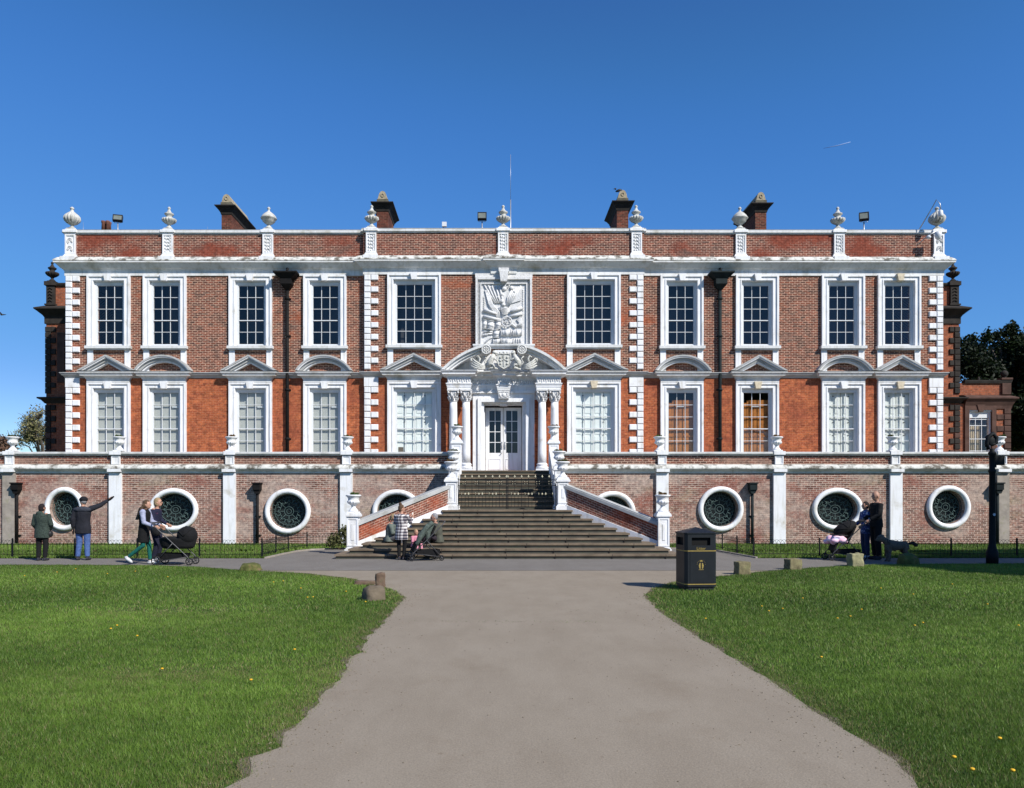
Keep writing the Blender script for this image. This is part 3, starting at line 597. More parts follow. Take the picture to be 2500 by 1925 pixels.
for s in (-1, 1):
    x = DCX + s * 0.74; z = 7.86; b = MB()
    vs = []; 
    b.tube([(x, 32.98, z), (x, 33.35, z)], 0.205, 24, smooth=False)
    b.tube([(x + .175 * math.cos(a), 32.97, z + .175 * math.sin(a)) for a in [2 * PI * j / 20 for j in range(20)]], 0.03, 6, closed=True)
    for k in range(8): a = 2 * PI * k / 8; b.ell((x + .09 * math.cos(a), 32.97, z + .09 * math.sin(a)), (.05, .03, .035), 8, 5, Matrix.Rotation(-a, 3, 'Y'))
    b.ell((x, 32.96, z), (.035, .03, .035), 8, 6); b.build('roundel', mat('carved_roundel', (0.62, 0.62, 0.60), 0.8, 0.25, 25, 0.004), ped)
b = MB(); ya = 33.12; b.box(DCX - 0.37, DCX + 0.37, ya + 0.35, ya + 0.45, 7.70, 7.93)
b.build('tablet', WHITE, ped)
b = MB()      # coat of arms: shield, two supporters, scroll shells
sh = [(-.24, .62), (-.10, .66), (0, .63), (.10, .66), (.24, .62), (.25, .35), (.18, .15), (0, .02), (-.18, .15), (-.25, .35)]
b.prism([(DCX + x * 1.15, 7.04 + z) for x, z in sh], ya - 0.10, ya + 0.15)
b.tube([(DCX + x * 1.15, ya - 0.11, 7.04 + z) for x, z in sh], 0.025, 6, closed=True)
b.box(DCX - .02, DCX + .02, ya - .13, ya - .1, 7.18, 7.62); b.box(DCX - .2, DCX + .2, ya - .13, ya - .1, 7.42, 7.46)
for k in range(6): b.ell((DCX + (-.14 if k % 2 else .14), ya - .12, 7.28 + .13 * (k // 2)), (.05, .03, .04), 8, 5)
for k in range(7): a = PI * k / 6; b.ell((DCX + .30 * math.cos(a), ya - .02, 7.66 + .10 * math.sin(a)), (.055, .06, .05), 8, 6)
for s in (-1, 1):
    P = lambda x, z, y=0.0: (DCX + s * x, ya - y, 7.05 + z)
    b.tube([P(.62, .10), P(.60, .30, .06), P(.50, .45, .08), P(.42, .62, .06)], [.12, .13, .11, .08], 8)       # body
    b.ell(P(.40, .70, .06), (.09, .09, .09), 10, 7); b.tube([P(.40, .70, .1), P(.32, .66, .12)], [.05, .03], 6)
    b.tube([P(.52, .45, .08), P(.38, .44, .12), P(.30, .36, .12)], [.045, .04, .03], 6); b.tube([P(.60, .2, .08), P(.45, .2, .12), P(.38, .05, .12)], [.06, .05, .035], 6)
    b.tube([P(.68, .12, .05), P(.80, .3, .05), P(.72, .45, .05), P(.82, .55, .05)], [.03, .03, .025, .03], 6)
    b.tube([P(.25, .02, .05), P(.45, .07, .08), P(.70, .0, .06)], [.03, .06, .04], 6)
    for t in range(4):                          # shell-like scrolls
        b.tube([P(.78, .04 + .03 * t, .02), P(1.0, .02 + .06 * t, .10), P(1.2, .07 + .09 * t, .08), P(1.38 - .02 * t, .18 + .10 * t, .03)], [.035, .05, .045, .02], 6)
    b.ell(P(1.36, .40, .02), (.055, .06, .08), 8, 6); b.tube([P(1.05, .25, .03), P(1.0, .45, .05), P(1.08, .56, .05), P(1.16, .50, .05)], [.05, .05, .04, .025], 6)
b.build('coat_of_arms', ARMS, ped)

# relief panel
PX = X(1230, 33.9); b = MB(); z0, z1 = 8.25, 11.27; hw = 1.20; y = YC
b.box(PX - hw, PX + hw, y - 0.08, y + 0.01, z0, z1); frame(b, PX - hw, PX + hw, z0, z1 - 0.18, 0.09, y - 0.20, y - 0.079); frame(b, PX - hw + 0.20, PX + hw - 0.20, z0, z1 - 0.40, 0.05, y - 0.15, y - 0.081)
b.prism([(PX - 0.14, 10.88), (PX + 0.14, 10.88), (PX + 0.19, 11.30), (PX - 0.19, 11.30)], y - 0.40, y); b.box(PX - 0.22, PX + 0.22, y - 0.36, y, 11.301, 11.45)
b.box(PX - hw - 0.02, PX + hw + 0.02, y - 0.13, y, z1 - 0.17, z1)
rel = b.build('relief_panel', CARV, mansion)
b = MB(); b.sweep([(PX - hw - .02, y), (PX - hw - .02, y - .12), (PX + hw + .02, y - .12), (PX + hw + .02, y)], [(-.05, 8.06), (0, 8.06), (.03, 8.12), (.08, 8.16), (.10, 8.20), (.10, 8.248), (-.05, 8.249)]); b.build('sill', CORN, rel)
b = MB()                                 # bead border
n = 46
for k in range(n):
    zz = z0 + 0.05 + (z1 - 0.45 - z0) * k / (n - 1)
    for s in (-1, 1): b.ell((PX + s * (hw - 0.135), y - 0.09, zz), (0.04, 0.04, 0.021), 6, 4)
for k in range(36):
    xx = PX - hw + 0.16 + (2 * hw - 0.32) * k / 35
    if abs(xx - PX) > 0.2: b.ell((xx, y - 0.09, z1 - 0.34), (0.021, 0.04, 0.04), 6, 4)
b.build('bead_border', CARV, rel)
b = MB(); yr = y - 0.09
def RP(zx, zy, d=0.0): return (PX + (zx - 955) / 5.606 * 33.9 / 1944, yr - d, Z(620 + zy / 5.606, 33.9))
def rt(pts, r_, d=0.02): b.tube([RP(a, c, d) for a, c in pts], r_, 7)
for k in range(5): rt([(690 + 52 * k, 430 + 6 * k), (760 + 45 * k, 560 + 20 * k), (840 + 20 * k, 680)], [.035, .04, .03])
for k in range(4): rt([(700 + 14 * k, 500), (750 + 14 * k, 690), (820 + 22 * k, 800), (880 + 8 * k, 890)], [.02, .045, .04, .02], .03)
for k in range(5): rt([(1190 - 32 * k, 440 + 16 * k), (1110 - 26 * k, 600), (1010 - 6 * k, 740)], [.03, .04, .02], .02)
b.prism([(RP(1030, 690)[0], RP(1030, 690)[2]), (RP(1190, 640)[0], RP(1190, 640)[2]), (RP(1180, 430)[0], RP(1180, 430)[2])], yr - .04, yr)
for (a, c) in (((680, 770), (860, 830)), ((675, 860), (910, 910)), ((1205, 740), (1040, 800)), ((1210, 820), (1010, 870))): rt([a, ((a[0] + c[0]) / 2, (a[1] + c[1]) / 2), c], [.075, .065, .05], .05)
for (zx, zy, rx, rz) in ((960, 480, .12, .10), (1060, 470, .09, .09), (930, 560, .08, .08), (880, 600, .07, .08), (930, 650, .09, .09), (950, 700, .10, .07), (980, 780, .15, .18), (900, 760, .07, .1), (1100, 520, .06, .07)): b.ell(RP(zx, zy, .01), (rx, .07, rz), 12, 8)
for k in range(9): b.ell(RP(900 + 18 * k, 460 - (k % 3) * 22, .02), (.035, .04, .05), 7, 5)
for k in range(7): rt([(900 + 4 * k, 740 + 14 * k), (960, 752 + 15 * k), (1010, 740 + 14 * k)], .014, .085)
c_ = RP(995, 935, .08); R0 = .21
b.tube([(c_[0] + R0 * math.cos(a), c_[1], c_[2] + R0 * math.sin(a)) for a in [2 * PI * j / 24 for j in range(24)]], .028, 6, closed=True); b.ell(c_, (.04, .05, .04), 8, 6)
for k in range(8): a = 2 * PI * k / 8; b.tube([c_, (c_[0] + R0 * math.cos(a), c_[1], c_[2] + R0 * math.sin(a))], .014, 5)
for (zx, zy, rx, rz) in ((695, 970, .08, .17), (770, 985, .13, .17), (880, 980, .12, .16), (850, 1100, .12, .16), (985, 1085, .20, .14), (1140, 1085, .18, .13), (1000, 1205, .24, .13), (860, 1200, .15, .10), (700, 1110, .10, .05)):
    p = RP(zx, zy, .0); tl = random.uniform(-.25, .25) * rz; tall = rz > rx; ends = [(p[0] - tl, p[1], p[2] - rz), (p[0] - tl * .3, p[1], p[2] - rz * .3), (p[0] + tl * .5, p[1], p[2] + rz * .4), (p[0] + tl, p[1], p[2] + rz)] if tall else [(p[0] - rx, p[1], p[2] - tl), (p[0] - rx * .3, p[1], p[2] - tl * .3), (p[0] + rx * .4, p[1], p[2] + tl * .5), (p[0] + rx, p[1], p[2] + tl)]
    q_ = min(rx, rz); b.tube(ends, [q_ * .88, q_, q_ * .96, q_ * .84], 14); b.tube(ends[1:3], [q_ * 1.04, q_ * 1.04], 14)
    for e_ in (ends[0], ends[3]): b.tube([(e_[0] + q_ * math.cos(a), e_[1] - abs(q_ * math.sin(a)) * 1.0, e_[2]) if tall else (e_[0], e_[1] - abs(q_ * math.cos(a)), e_[2] + q_ * math.sin(a)) for a in [PI * j / 10 - (0 if tall else PI / 2) for j in range(11)]], .016, 5)
for k in range(5): rt([(1130 + 14 * k, 900 - 12 * k), (1170 + 6 * k, 950), (1120 + 22 * k, 1010)], .02, .03)
for k in range(4): rt([(1095 + 30 * k, 1160), (1090 + 32 * k, 1230)], .022, .03)
rt([(680, 1080), (740, 1060), (800, 1075)], .04, .03); rt([(680, 1130), (740, 1100), (800, 1095)], .035, .03); rt([(690, 1230), (760, 1160), (800, 1140)], .03, .03); rt([(1060, 960), (1120, 1010)], .035, .05)
for k in range(14): b.ell(RP(680 + (k % 2) * 8, 600 + k * 14, .0), (.025, .04, .02), 6, 4); b.ell(RP(1215, 500 + k * 24, .0), (.025, .04, .025), 6, 4)
b.build('carved_trophies', CARV, rel)

# ------------------------------------------------------------------ lower brick wings set back at both ends
def side_wing(nm, label, xa, xb, sgn, annex=None):
    t = empty(nm, ((xa + xb) / 2, 38.5, 0), label, 'building wing'); y = 38.5
    b = MB(); b.box(xa, xb, y, 45.5, 0.0, 10.6); b.build('wall', B_DK, t)
    b = MB(); b.box(xa + 0.05, xb - 0.05, y + 0.05, y + 0.4, 10.6, 12.0); b.box(xa + 0.05 if sgn < 0 else xb - 0.4, xa + 0.4 if sgn < 0 else xb - 0.05, y + 0.4, 45.5, 10.6, 12.0); b.build('parapet', B_DK, t)
    pth = [(xa, 45.5), (xa, y), (xb, y), (xb, 45.5)]
    b = MB().sweep(pth, [(-.1, 10.15), (.06, 10.15), (.06, 10.45), (.12, 10.55), (.30, 10.72), (.40, 10.80), (.40, 10.86), (.05, 11.02), (-.1, 11.05)]); b.sweep(pth, [(-.1, 11.98), (.02, 11.98), (.06, 12.05), (.06, 12.12), (-.1, 12.16)]); b.sweep(pth, [(-.1, 6.3), (.05, 6.3), (.16, 6.45), (.30, 6.52), (.30, 6.58), (-.1, 6.64)])
    b.build('cornice', SOOT, t)
    xo = xa if sgn < 0 else xb
    b = MB()
    for i in range(34):
        z0 = 3.0 + i * 0.27
        if 6.2 < z0 < 6.7 or z0 > 10.0: continue
        j = 0.24; mm = SOOT if (z0 > 5.2 or i % 3) else SOOTB; b.use(mm)
        a0, a1 = sorted((xo - (-sgn) * -0.02 * 0 + sgn * 0.03, xo - sgn * j)); b.bbox(a0, a1, y - 0.07, y + 0.01, z0, z0 + 0.25, .02)
        if i % 2: a0, a1 = sorted((xo - sgn * (j + .02), xo - sgn * (j + .24))); b.bbox(a0, a1, y - 0.07, y + 0.01, z0, z0 + 0.25, .02)
    b.build('quoins', SOOT, t)
    px = xo - sgn * 0.24; b = MB(); b.box(px - .2, px + .2, y - .08, y + .4, 11.1, 11.97); b.box(px - .26, px + .26, y - .14, y + .45, 11.03, 11.1); b.box(px - .27, px + .27, y - .15, y + .45, 11.99, 12.18)
    for k in range(5): b.tube([(px - .1, y - .09, 11.2 + .15 * k), (px, y - .1, 11.28 + .15 * k), (px + .1, y - .09, 11.2 + .15 * k)], .025, 6)
    b.build('parapet_pier', SOOT, t); roof_urn('tier', px, y + .1, 12.18, SOOT, t)
    return t
lw = side_wing('mansion_wing', 'soot darkened brick wing with dark quoins set back beyond the left end of the mansion', X(113, 38.5), XL + 0.3, -1)
b = MB(); frame(b, X(139, 38.4), XL + 0.25, 7.3, 9.7, .35, 38.42, 38.5, True); b.build('window_surround', SOOTB, lw)
rw = side_wing('mansion_wing', 'sunlit brick wing with brown quoins set back beyond the right end of the mansion', XR - 0.3, X(2341, 38.5), 1)
# low annex right
xa, xb = X(2341, 38.5) + 0.0, X(2465, 38.6); y = 38.6
an = empty('brick_annex', ((xa + xb) / 2, y, 0), 'single storey brick annex with one white sash window beside the dark evergreen tree', 'annex')
wx = X(2392, y); b = MB(); wall_holes(b, xa + .004, xb, 0, 6.3, y, y + .35, [(wx - .56, wx + .56, 3.3, 6.0)]); b.add([(xb, y, 0), (xb, 45, 0), (xb, 45, 6.3), (xb, y, 6.3)], [(0, 1, 2, 3)]); b.box(xa + .01, xb - .01, 44, 44.3, 0, 6.3); b.box(xa + .01, xb - .01, y + 1.5, y + 1.6, 0, 6.3); b.build('wall', B_DK, an, recalc=False)
b = MB(); b.box(xa + .01, xb - .03, y + .02, y + .35, 6.72, 7.30); b.build('parapet', B_DK, an)
pth = [(xa + .31, y), (xb, y), (xb, 44)]
b = MB().sweep(pth, [(-.1, 6.05), (.05, 6.05), (.08, 6.2), (.18, 6.42), (.28, 6.52), (.28, 6.58), (-.1, 6.75)]); b.build('cornice', SOOTB, an)
b = MB().sweep(pth, [(-.2, 7.28), (.05, 7.28), (.08, 7.38), (.08, 7.44), (-.2, 7.46)]); b.build('coping', SOOT, an)
b = MB(); px = xb - .2; b.box(px - .2, px + .22, y - .08, y + .3, 6.75, 7.29); b.box(px - .26, px + .28, y - .12, y + .3, 7.461, 7.55); b.build('parapet_pier', SOOTB, an)
b = MB(); b.lathe(px, y + .1, [(.1, 7.55), (.08, 7.6)] + [(.17 * math.sin(t), 7.76 - .17 * math.cos(t)) for t in [.5 + 2.6 * j / 8 for j in range(9)]], 16); b.build('ball_finial', SOOT, an)
b = MB(); px = X(2383, 39.5); b.lathe(px, 39.3, [(.1, 7.3), (.13, 7.5), (.05, 7.6), (.06, 7.66), (.01, 7.72)], 12); b.build('small_finial', SOOT, an)
b = MB()
for i in range(11):
    z0 = 3.0 + i * .28; b.bbox(xb - .30, xb + .03, y - .06, y + .01, z0, z0 + .26, .02)
    if i % 2: b.bbox(xb - .66, xb - .32, y - .06, y + .01, z0, z0 + .26, .02)
b.build('quoins', SOOTB, an)
b = MB(); frame(b, wx - .76, wx + .76, 2.9, 6.22 - .02, .21, y - .08, y + .05); b.prism([(wx - .1, 5.9), (wx + .1, 5.9), (wx + .2, 6.25), (wx - .2, 6.25)], y - .12, y); ws = b.build('window', SOOTB, an)
b = MB(); frame(b, wx - .56, wx + .56, 3.3, 5.99, .10, y + .05, y + .2); b.box(wx - .62, wx + .62, y - .03, y + .1, 5.93, 5.999); b.box(wx - .46, wx + .46, y + .08, y + .2, 5.62, 5.89)
for z in (5.55, 5.25, 4.6, 4.02, 3.6): b.box(wx - .46, wx + .46, y + .1, y + .15, z - .014, z + .014)
for x in (wx - .15, wx + .15): b.box(x - .012, x + .012, y + .11, y + .14, 3.3, 5.62)
b.build('sash', MUNT, ws); pane(wx - .46, wx + .46, y + .122, 3.3, 5.62).build('glass', GLASS, ws, recalc=False)
b = MB()
for k in range(7): b.tube([(wx - .42 + .1 * k, y + .35, 3.3), (wx - .42 + .1 * k, y + .35, 5.4)], .05, 6)
b.build('curtain', TAN, ws)
# ------------------------------------------------------------------ foliage helper (leaf sized faces through the volume)
def leaves(name, material, lumps, n, size, parent=None, origin=None, elong=1.8, seed=1, shell=0.5, col=((.02, .05, .01), (.09, .16, .03))):
    g = np.random.default_rng(seed); L = np.array(lumps, float)      # cx,cy,cz,rx,ry,rz
    wgt = (L[:, 3] * L[:, 4] * L[:, 5]) ** .67; wgt /= wgt.sum(); idx = g.choice(len(L), n, p=wgt)
    d = g.normal(size=(n, 3)); d /= np.linalg.norm(d, axis=1)[:, None]; rad = shell + (1 - shell) * g.random(n) ** .7; rad *= 1 + .12 * g.normal(size=n)
    c = L[idx, :3] + d * L[idx, 3:] * rad[:, None]
    a = g.normal(size=(n, 3)); a /= np.linalg.norm(a, axis=1)[:, None]; b_ = np.cross(a, g.normal(size=(n, 3))); b_ /= np.linalg.norm(b_, axis=1)[:, None]
    s = size * (.6 + .8 * g.random(n))[:, None]
    v = np.stack([c - a * s * elong * .5, c + b_ * s * .5, c + a * s * elong * .5, c - b_ * s * .5], 1).reshape(-1, 3)
    off = wloc(parent) if parent else Vector(origin or (0, 0, 0)); v -= np.array(off)
    me = bpy.data.meshes.new(name); me.vertices.add(n * 4); me.vertices.foreach_set('co', v.ravel()); me.loops.add(n * 4); me.loops.foreach_set('vertex_index', np.arange(n * 4)); me.polygons.add(n)
    me.polygons.foreach_set('loop_start', np.arange(n) * 4); me.polygons.foreach_set('loop_total', np.full(n, 4)); me.update()
    ca = me.color_attributes.new('tint', 'FLOAT_COLOR', 'POINT'); t = np.repeat(g.random(n), 4)[:, None]; lump_t = np.repeat(g.random(len(L))[idx], 4)[:, None]; t = np.clip(.55 * t + .45 * lump_t, 0, 1)
    cc = np.array(col[0]) * (1 - t) + np.array(col[1]) * t; ca.data.foreach_set('color', np.hstack([cc, np.ones((len(cc), 1))]).ravel())
    me.materials.append(material); o = bpy.data.objects.new(name, me); COL.objects.link(o)
    if parent: o.parent = parent
    elif origin: o.location = origin
    return o
def tint_mat(name, rough=0.6, trans=0.25):
    m = bpy.data.materials.new(name); m.use_nodes = True; nt = m.node_tree; b = nt.nodes['Principled BSDF']; b.inputs['Roughness'].default_value = rough; b.inputs['Specular IOR Level'].default_value = 0.25
    a = nt.nodes.new('ShaderNodeAttribute'); a.attribute_name = 'tint'; nt.links.new(a.outputs['Color'], b.inputs['Base Color'])
    t = nt.nodes.new('ShaderNodeBsdfTranslucent'); nt.links.new(a.outputs['Color'], t.inputs['Color']); mx = nt.nodes.new('ShaderNodeMixShader'); mx.inputs[0].default_value = trans
    nt.links.new(b.outputs[0], mx.inputs[1]); nt.links.new(t.outputs[0], mx.inputs[2]); nt.links.new(mx.outputs[0], nt.nodes['Material Output'].inputs[0]); MATS[name] = m; return m
LEAF = tint_mat('leaf'); GRASS = tint_mat('grass_blade', 0.5, 0.3)

# ------------------------------------------------------------------ ground sheets
def jag(pts, step, amp, seed):
    g = random.Random(seed); out = []
    for (x0, y0), (x1, y1) in zip(pts[:-1], pts[1:]):
        n = max(1, int(math.hypot(x1 - x0, y1 - y0) / step)); 
        for i in range(n): t = i / n; out.append((x0 + (x1 - x0) * t + g.uniform(-amp, amp), y0 + (y1 - y0) * t + g.uniform(-amp, amp)))
    out.append(pts[-1]); return out
Lb = [(-1.75, -8), (-1.7, 2)] + [G(*p) for p in [(541, 1925), (615, 1893), (603, 1850), (687, 1826), (700, 1789), (744, 1749), (790, 1698), (836, 1652), (850, 1612), (885, 1592), (899, 1555), (938, 1520), (962, 1490), (984, 1468), (988, 1459), (960, 1440), (915, 1428), (860, 1413), (744, 1400)]]
Lt = [G(*p) for p in [(744, 1400), (633, 1395), (560, 1391), (476, 1384.5), (309, 1380.5), (0, 1380)]] + [(-60, 20.2)]
Rb = [(3.1, -8), (2.75, 2)] + [G(*p) for p in [(2246, 1925), (2189, 1858), (2100, 1803), (2017, 1755), (1931, 1698), (1870, 1656), (1811, 1623), (1765, 1592), (1719, 1566), (1674, 1537), (1640, 1515), (1616, 1500), (1590, 1474), (1573, 1456), (1590, 1438), (1640, 1422), (1700, 1413)]]
Rt = [G(*p) for p in [(1700, 1413), (1790, 1404.5), (1875, 1395), (1960, 1388.5), (2060, 1382), (2110, 1380), (2300, 1377.5), (2500, 1376.5)]] + [(60, 20.6)]
Lbj = jag(Lb, .12, .022, 1); Rbj = jag(Rb, .12, .015, 2); Ltj = jag(Lt, .3, .03, 3); Rtj = jag(Rt, .3, .03, 4)
leftlawn = Lbj + Ltj + [(-60, -8)]; rightlawn = Rbj + Rtj + [(60, -8)]
def ground_mat(name, c1, c2, c3, sc1, sc2, bump, bsc, rough=.95, p3=(.58, .72)):
    m = mat(name, c1, rough, 0.01, sc1, bump, bsc, col2=c2, spec=.1, patch=c3, pscale=sc2, plo=p3[0], phi=p3[1]); return m
M_GR = ground_mat('turf_soil', (.060, .105, .022), (.040, .075, .016), (.085, .10, .035), 3.0, .35, .02, 60)
def path_mat(name, base, var, gritty):
    m = bpy.data.materials.new(name); m.use_nodes = True; nt = m.node_tree; L = nt.links; b = nt.nodes['Principled BSDF']; b.inputs['Roughness'].default_value = .9; b.inputs['Specular IOR Level'].default_value = .2
    tc = nt.nodes.new('ShaderNodeTexCoord'); col = None
    def nz(sc, det, stretch=None):
        n = nt.nodes.new('ShaderNodeTexNoise'); n.inputs['Scale'].default_value = sc; n.inputs['Detail'].default_value = det; n.inputs['Roughness'].default_value = .65
        if stretch: mp = nt.nodes.new('ShaderNodeMapping'); mp.inputs['Scale'].default_value = stretch; L.new(tc.outputs['Object'], mp.inputs[0]); L.new(mp.outputs[0], n.inputs['Vector'])
        else: L.new(tc.outputs['Object'], n.inputs['Vector'])
        return n
    n1 = nz(.45, 6); r1 = nt.nodes.new('ShaderNodeValToRGB'); r1.color_ramp.elements[0].position = .35; r1.color_ramp.elements[0].color = (*base, 1); r1.color_ramp.elements[1].position = .68; r1.color_ramp.elements[1].color = (*var, 1); L.new(n1.outputs['Fac'], r1.inputs[0])
    n2 = nz(70, 3); r2 = nt.nodes.new('ShaderNodeValToRGB'); r2.color_ramp.elements[0].position = .3; g0 = 1 - gritty; r2.color_ramp.elements[0].color = (g0, g0, g0, 1); r2.color_ramp.elements[1].position = .7; g1 = 1 + gritty; r2.color_ramp.elements[1].color = (g1, g1, g1, 1); L.new(n2.outputs['Fac'], r2.inputs[0])
    n3 = nz(2.2, 8, (1, .35, 1)); r3 = nt.nodes.new('ShaderNodeValToRGB'); r3.color_ramp.elements[0].position = .38; r3.color_ramp.elements[0].color = (.94, .93, .92, 1); r3.color_ramp.elements[1].position = .6; r3.color_ramp.elements[1].color = (1.03, 1.03, 1.03, 1); L.new(n3.outputs['Fac'], r3.inputs[0])
    n5 = nz(11, 5); r5 = nt.nodes.new('ShaderNodeValToRGB'); r5.color_ramp.elements[0].position = .27; r5.color_ramp.elements[0].color = (.80, .77, .73, 1); r5.color_ramp.elements[1].position = .36; r5.color_ramp.elements[1].color = (1, 1, 1, 1); L.new(n5.outputs['Fac'], r5.inputs[0])
    n6 = nz(1.1, 9); r6 = nt.nodes.new('ShaderNodeValToRGB'); r6.color_ramp.elements[0].position = .30; r6.color_ramp.elements[0].color = (.92, .90, .88, 1); r6.color_ramp.elements[1].position = .44; r6.color_ramp.elements[1].color = (1, 1, 1, 1); L.new(n6.outputs['Fac'], r6.inputs[0])
    c = r1.outputs[0]
    for q in (r2, r3, r5, r6):
        mx = nt.nodes.new('ShaderNodeMix'); mx.data_type = 'RGBA'; mx.blend_type = 'MULTIPLY'; mx.inputs[0].default_value = 1; L.new(c, mx.inputs[6]); L.new(q.outputs[0], mx.inputs[7]); c = mx.outputs[2]
    L.new(c, b.inputs['Base Color']); bp = nt.nodes.new('ShaderNodeBump'); bp.inputs['Strength'].default_value = .5; bp.inputs['Distance'].default_value = .006; L.new(n2.outputs['Fac'], bp.inputs['Height']); L.new(bp.outputs[0], b.inputs['Normal'])
    return m
M_AP = path_mat('worn_tarmac', (.228, .193, .148), (.245, .210, .164), .16)
M_CP = path_mat('grey_tarmac', (.150, .138, .124), (.170, .157, .142), .15)
M_SO = mat('bare_soil', (.15, .12, .085), .95, .4, 9, .01, 50, patch=(.06, .07, .03), pscale=3)
def sheet(name, poly, z, m, kind='structure'):
    me = bpy.data.meshes.new(name); bm = bmesh.new(); vs = [bm.verts.new((x, y, z)) for x, y in poly]; f = bm.faces.new(vs)
    if f.calc_area() == 0: pass
    bmesh.ops.triangulate(bm, faces=[f]); bm.normal_update()
    for f in bm.faces:
        if f.normal.z < 0: f.normal_flip()
    bm.to_mesh(me); bm.free(); me.materials.append(m); o = bpy.data.objects.new(name, me); COL.objects.link(o); o['kind'] = kind; return o
sheet('ground', [(-900, -300), (900, -300), (900, 1500), (-900, 1500)], -0.006, M_GR)
YJ = 18.2
lb = [p for p in Lbj]; rb = [p for p in Rbj]
# approach path: between the two lawns up to the junction line
sheet('bare_ground', [(p[0] - .04 + .05 * math.sin(i * 1.3), p[1]) for i, p in enumerate(lb) if p[1] < 17.5] + [(p[0] + .04 + .05 * math.sin(i * .9), p[1]) for i, p in reversed(list(enumerate(rb))) if p[1] < 16.5], -0.002, M_SO)
apl = [p for p in lb]; apr = [p for p in rb]
ext_l = [p for p in Ltj if p[1] < YJ]; ext_r = [p for p in Rtj if p[1] < YJ]
sheet('path', apl + ext_l[1:] + [(ext_l[-1][0], YJ + .05) if ext_l else (-5, YJ), (ext_r[-1][0] if ext_r else 8, YJ + .05)] + ext_r[1:][::-1] + apr[::-1], 0.002, M_AP)
apron_l = [(-60, 22.0), (-6.3, 22.0), (-6.25, 23.5), (-6.15, 25.0), (-5.9, 25.7), (-5.3, 26.2), (-4.6, 26.4)]
apron_r = [(60, 22.1), (7.3, 22.1), (7.2, 23.5), (7.1, 25.2), (6.8, 26.0), (6.2, 26.4), (5.4, 26.5)]
xl = ext_l[-1][0] if ext_l else -5; xr_ = ext_r[-1][0] if ext_r else 8
cp = [p for p in Ltj if p[1] >= YJ][::-1] + [(xl, YJ), (xr_, YJ)] + [p for p in Rtj if p[1] >= YJ] + apron_r + apron_l[::-1]
sheet('cross_path', cp, 0.006, M_CP)
# kerb edging round the aprons
for e in (apron_l[1:], apron_r[1:]):
    b = MB()
    for (x0, y0), (x1, y1) in zip(e[:-1], e[1:]):
        d = Vector((x1 - x0, y1 - y0)).normalized(); n_ = Vector((-d.y, d.x)) * .03
        b.vprism([(x0 - n_.x, y0 - n_.y), (x1 - n_.x, y1 - n_.y), (x1 + n_.x, y1 + n_.y), (x0 + n_.x, y0 + n_.y)], 0, .045)
    tag(b.build('kerb', STONE), kind='structure')

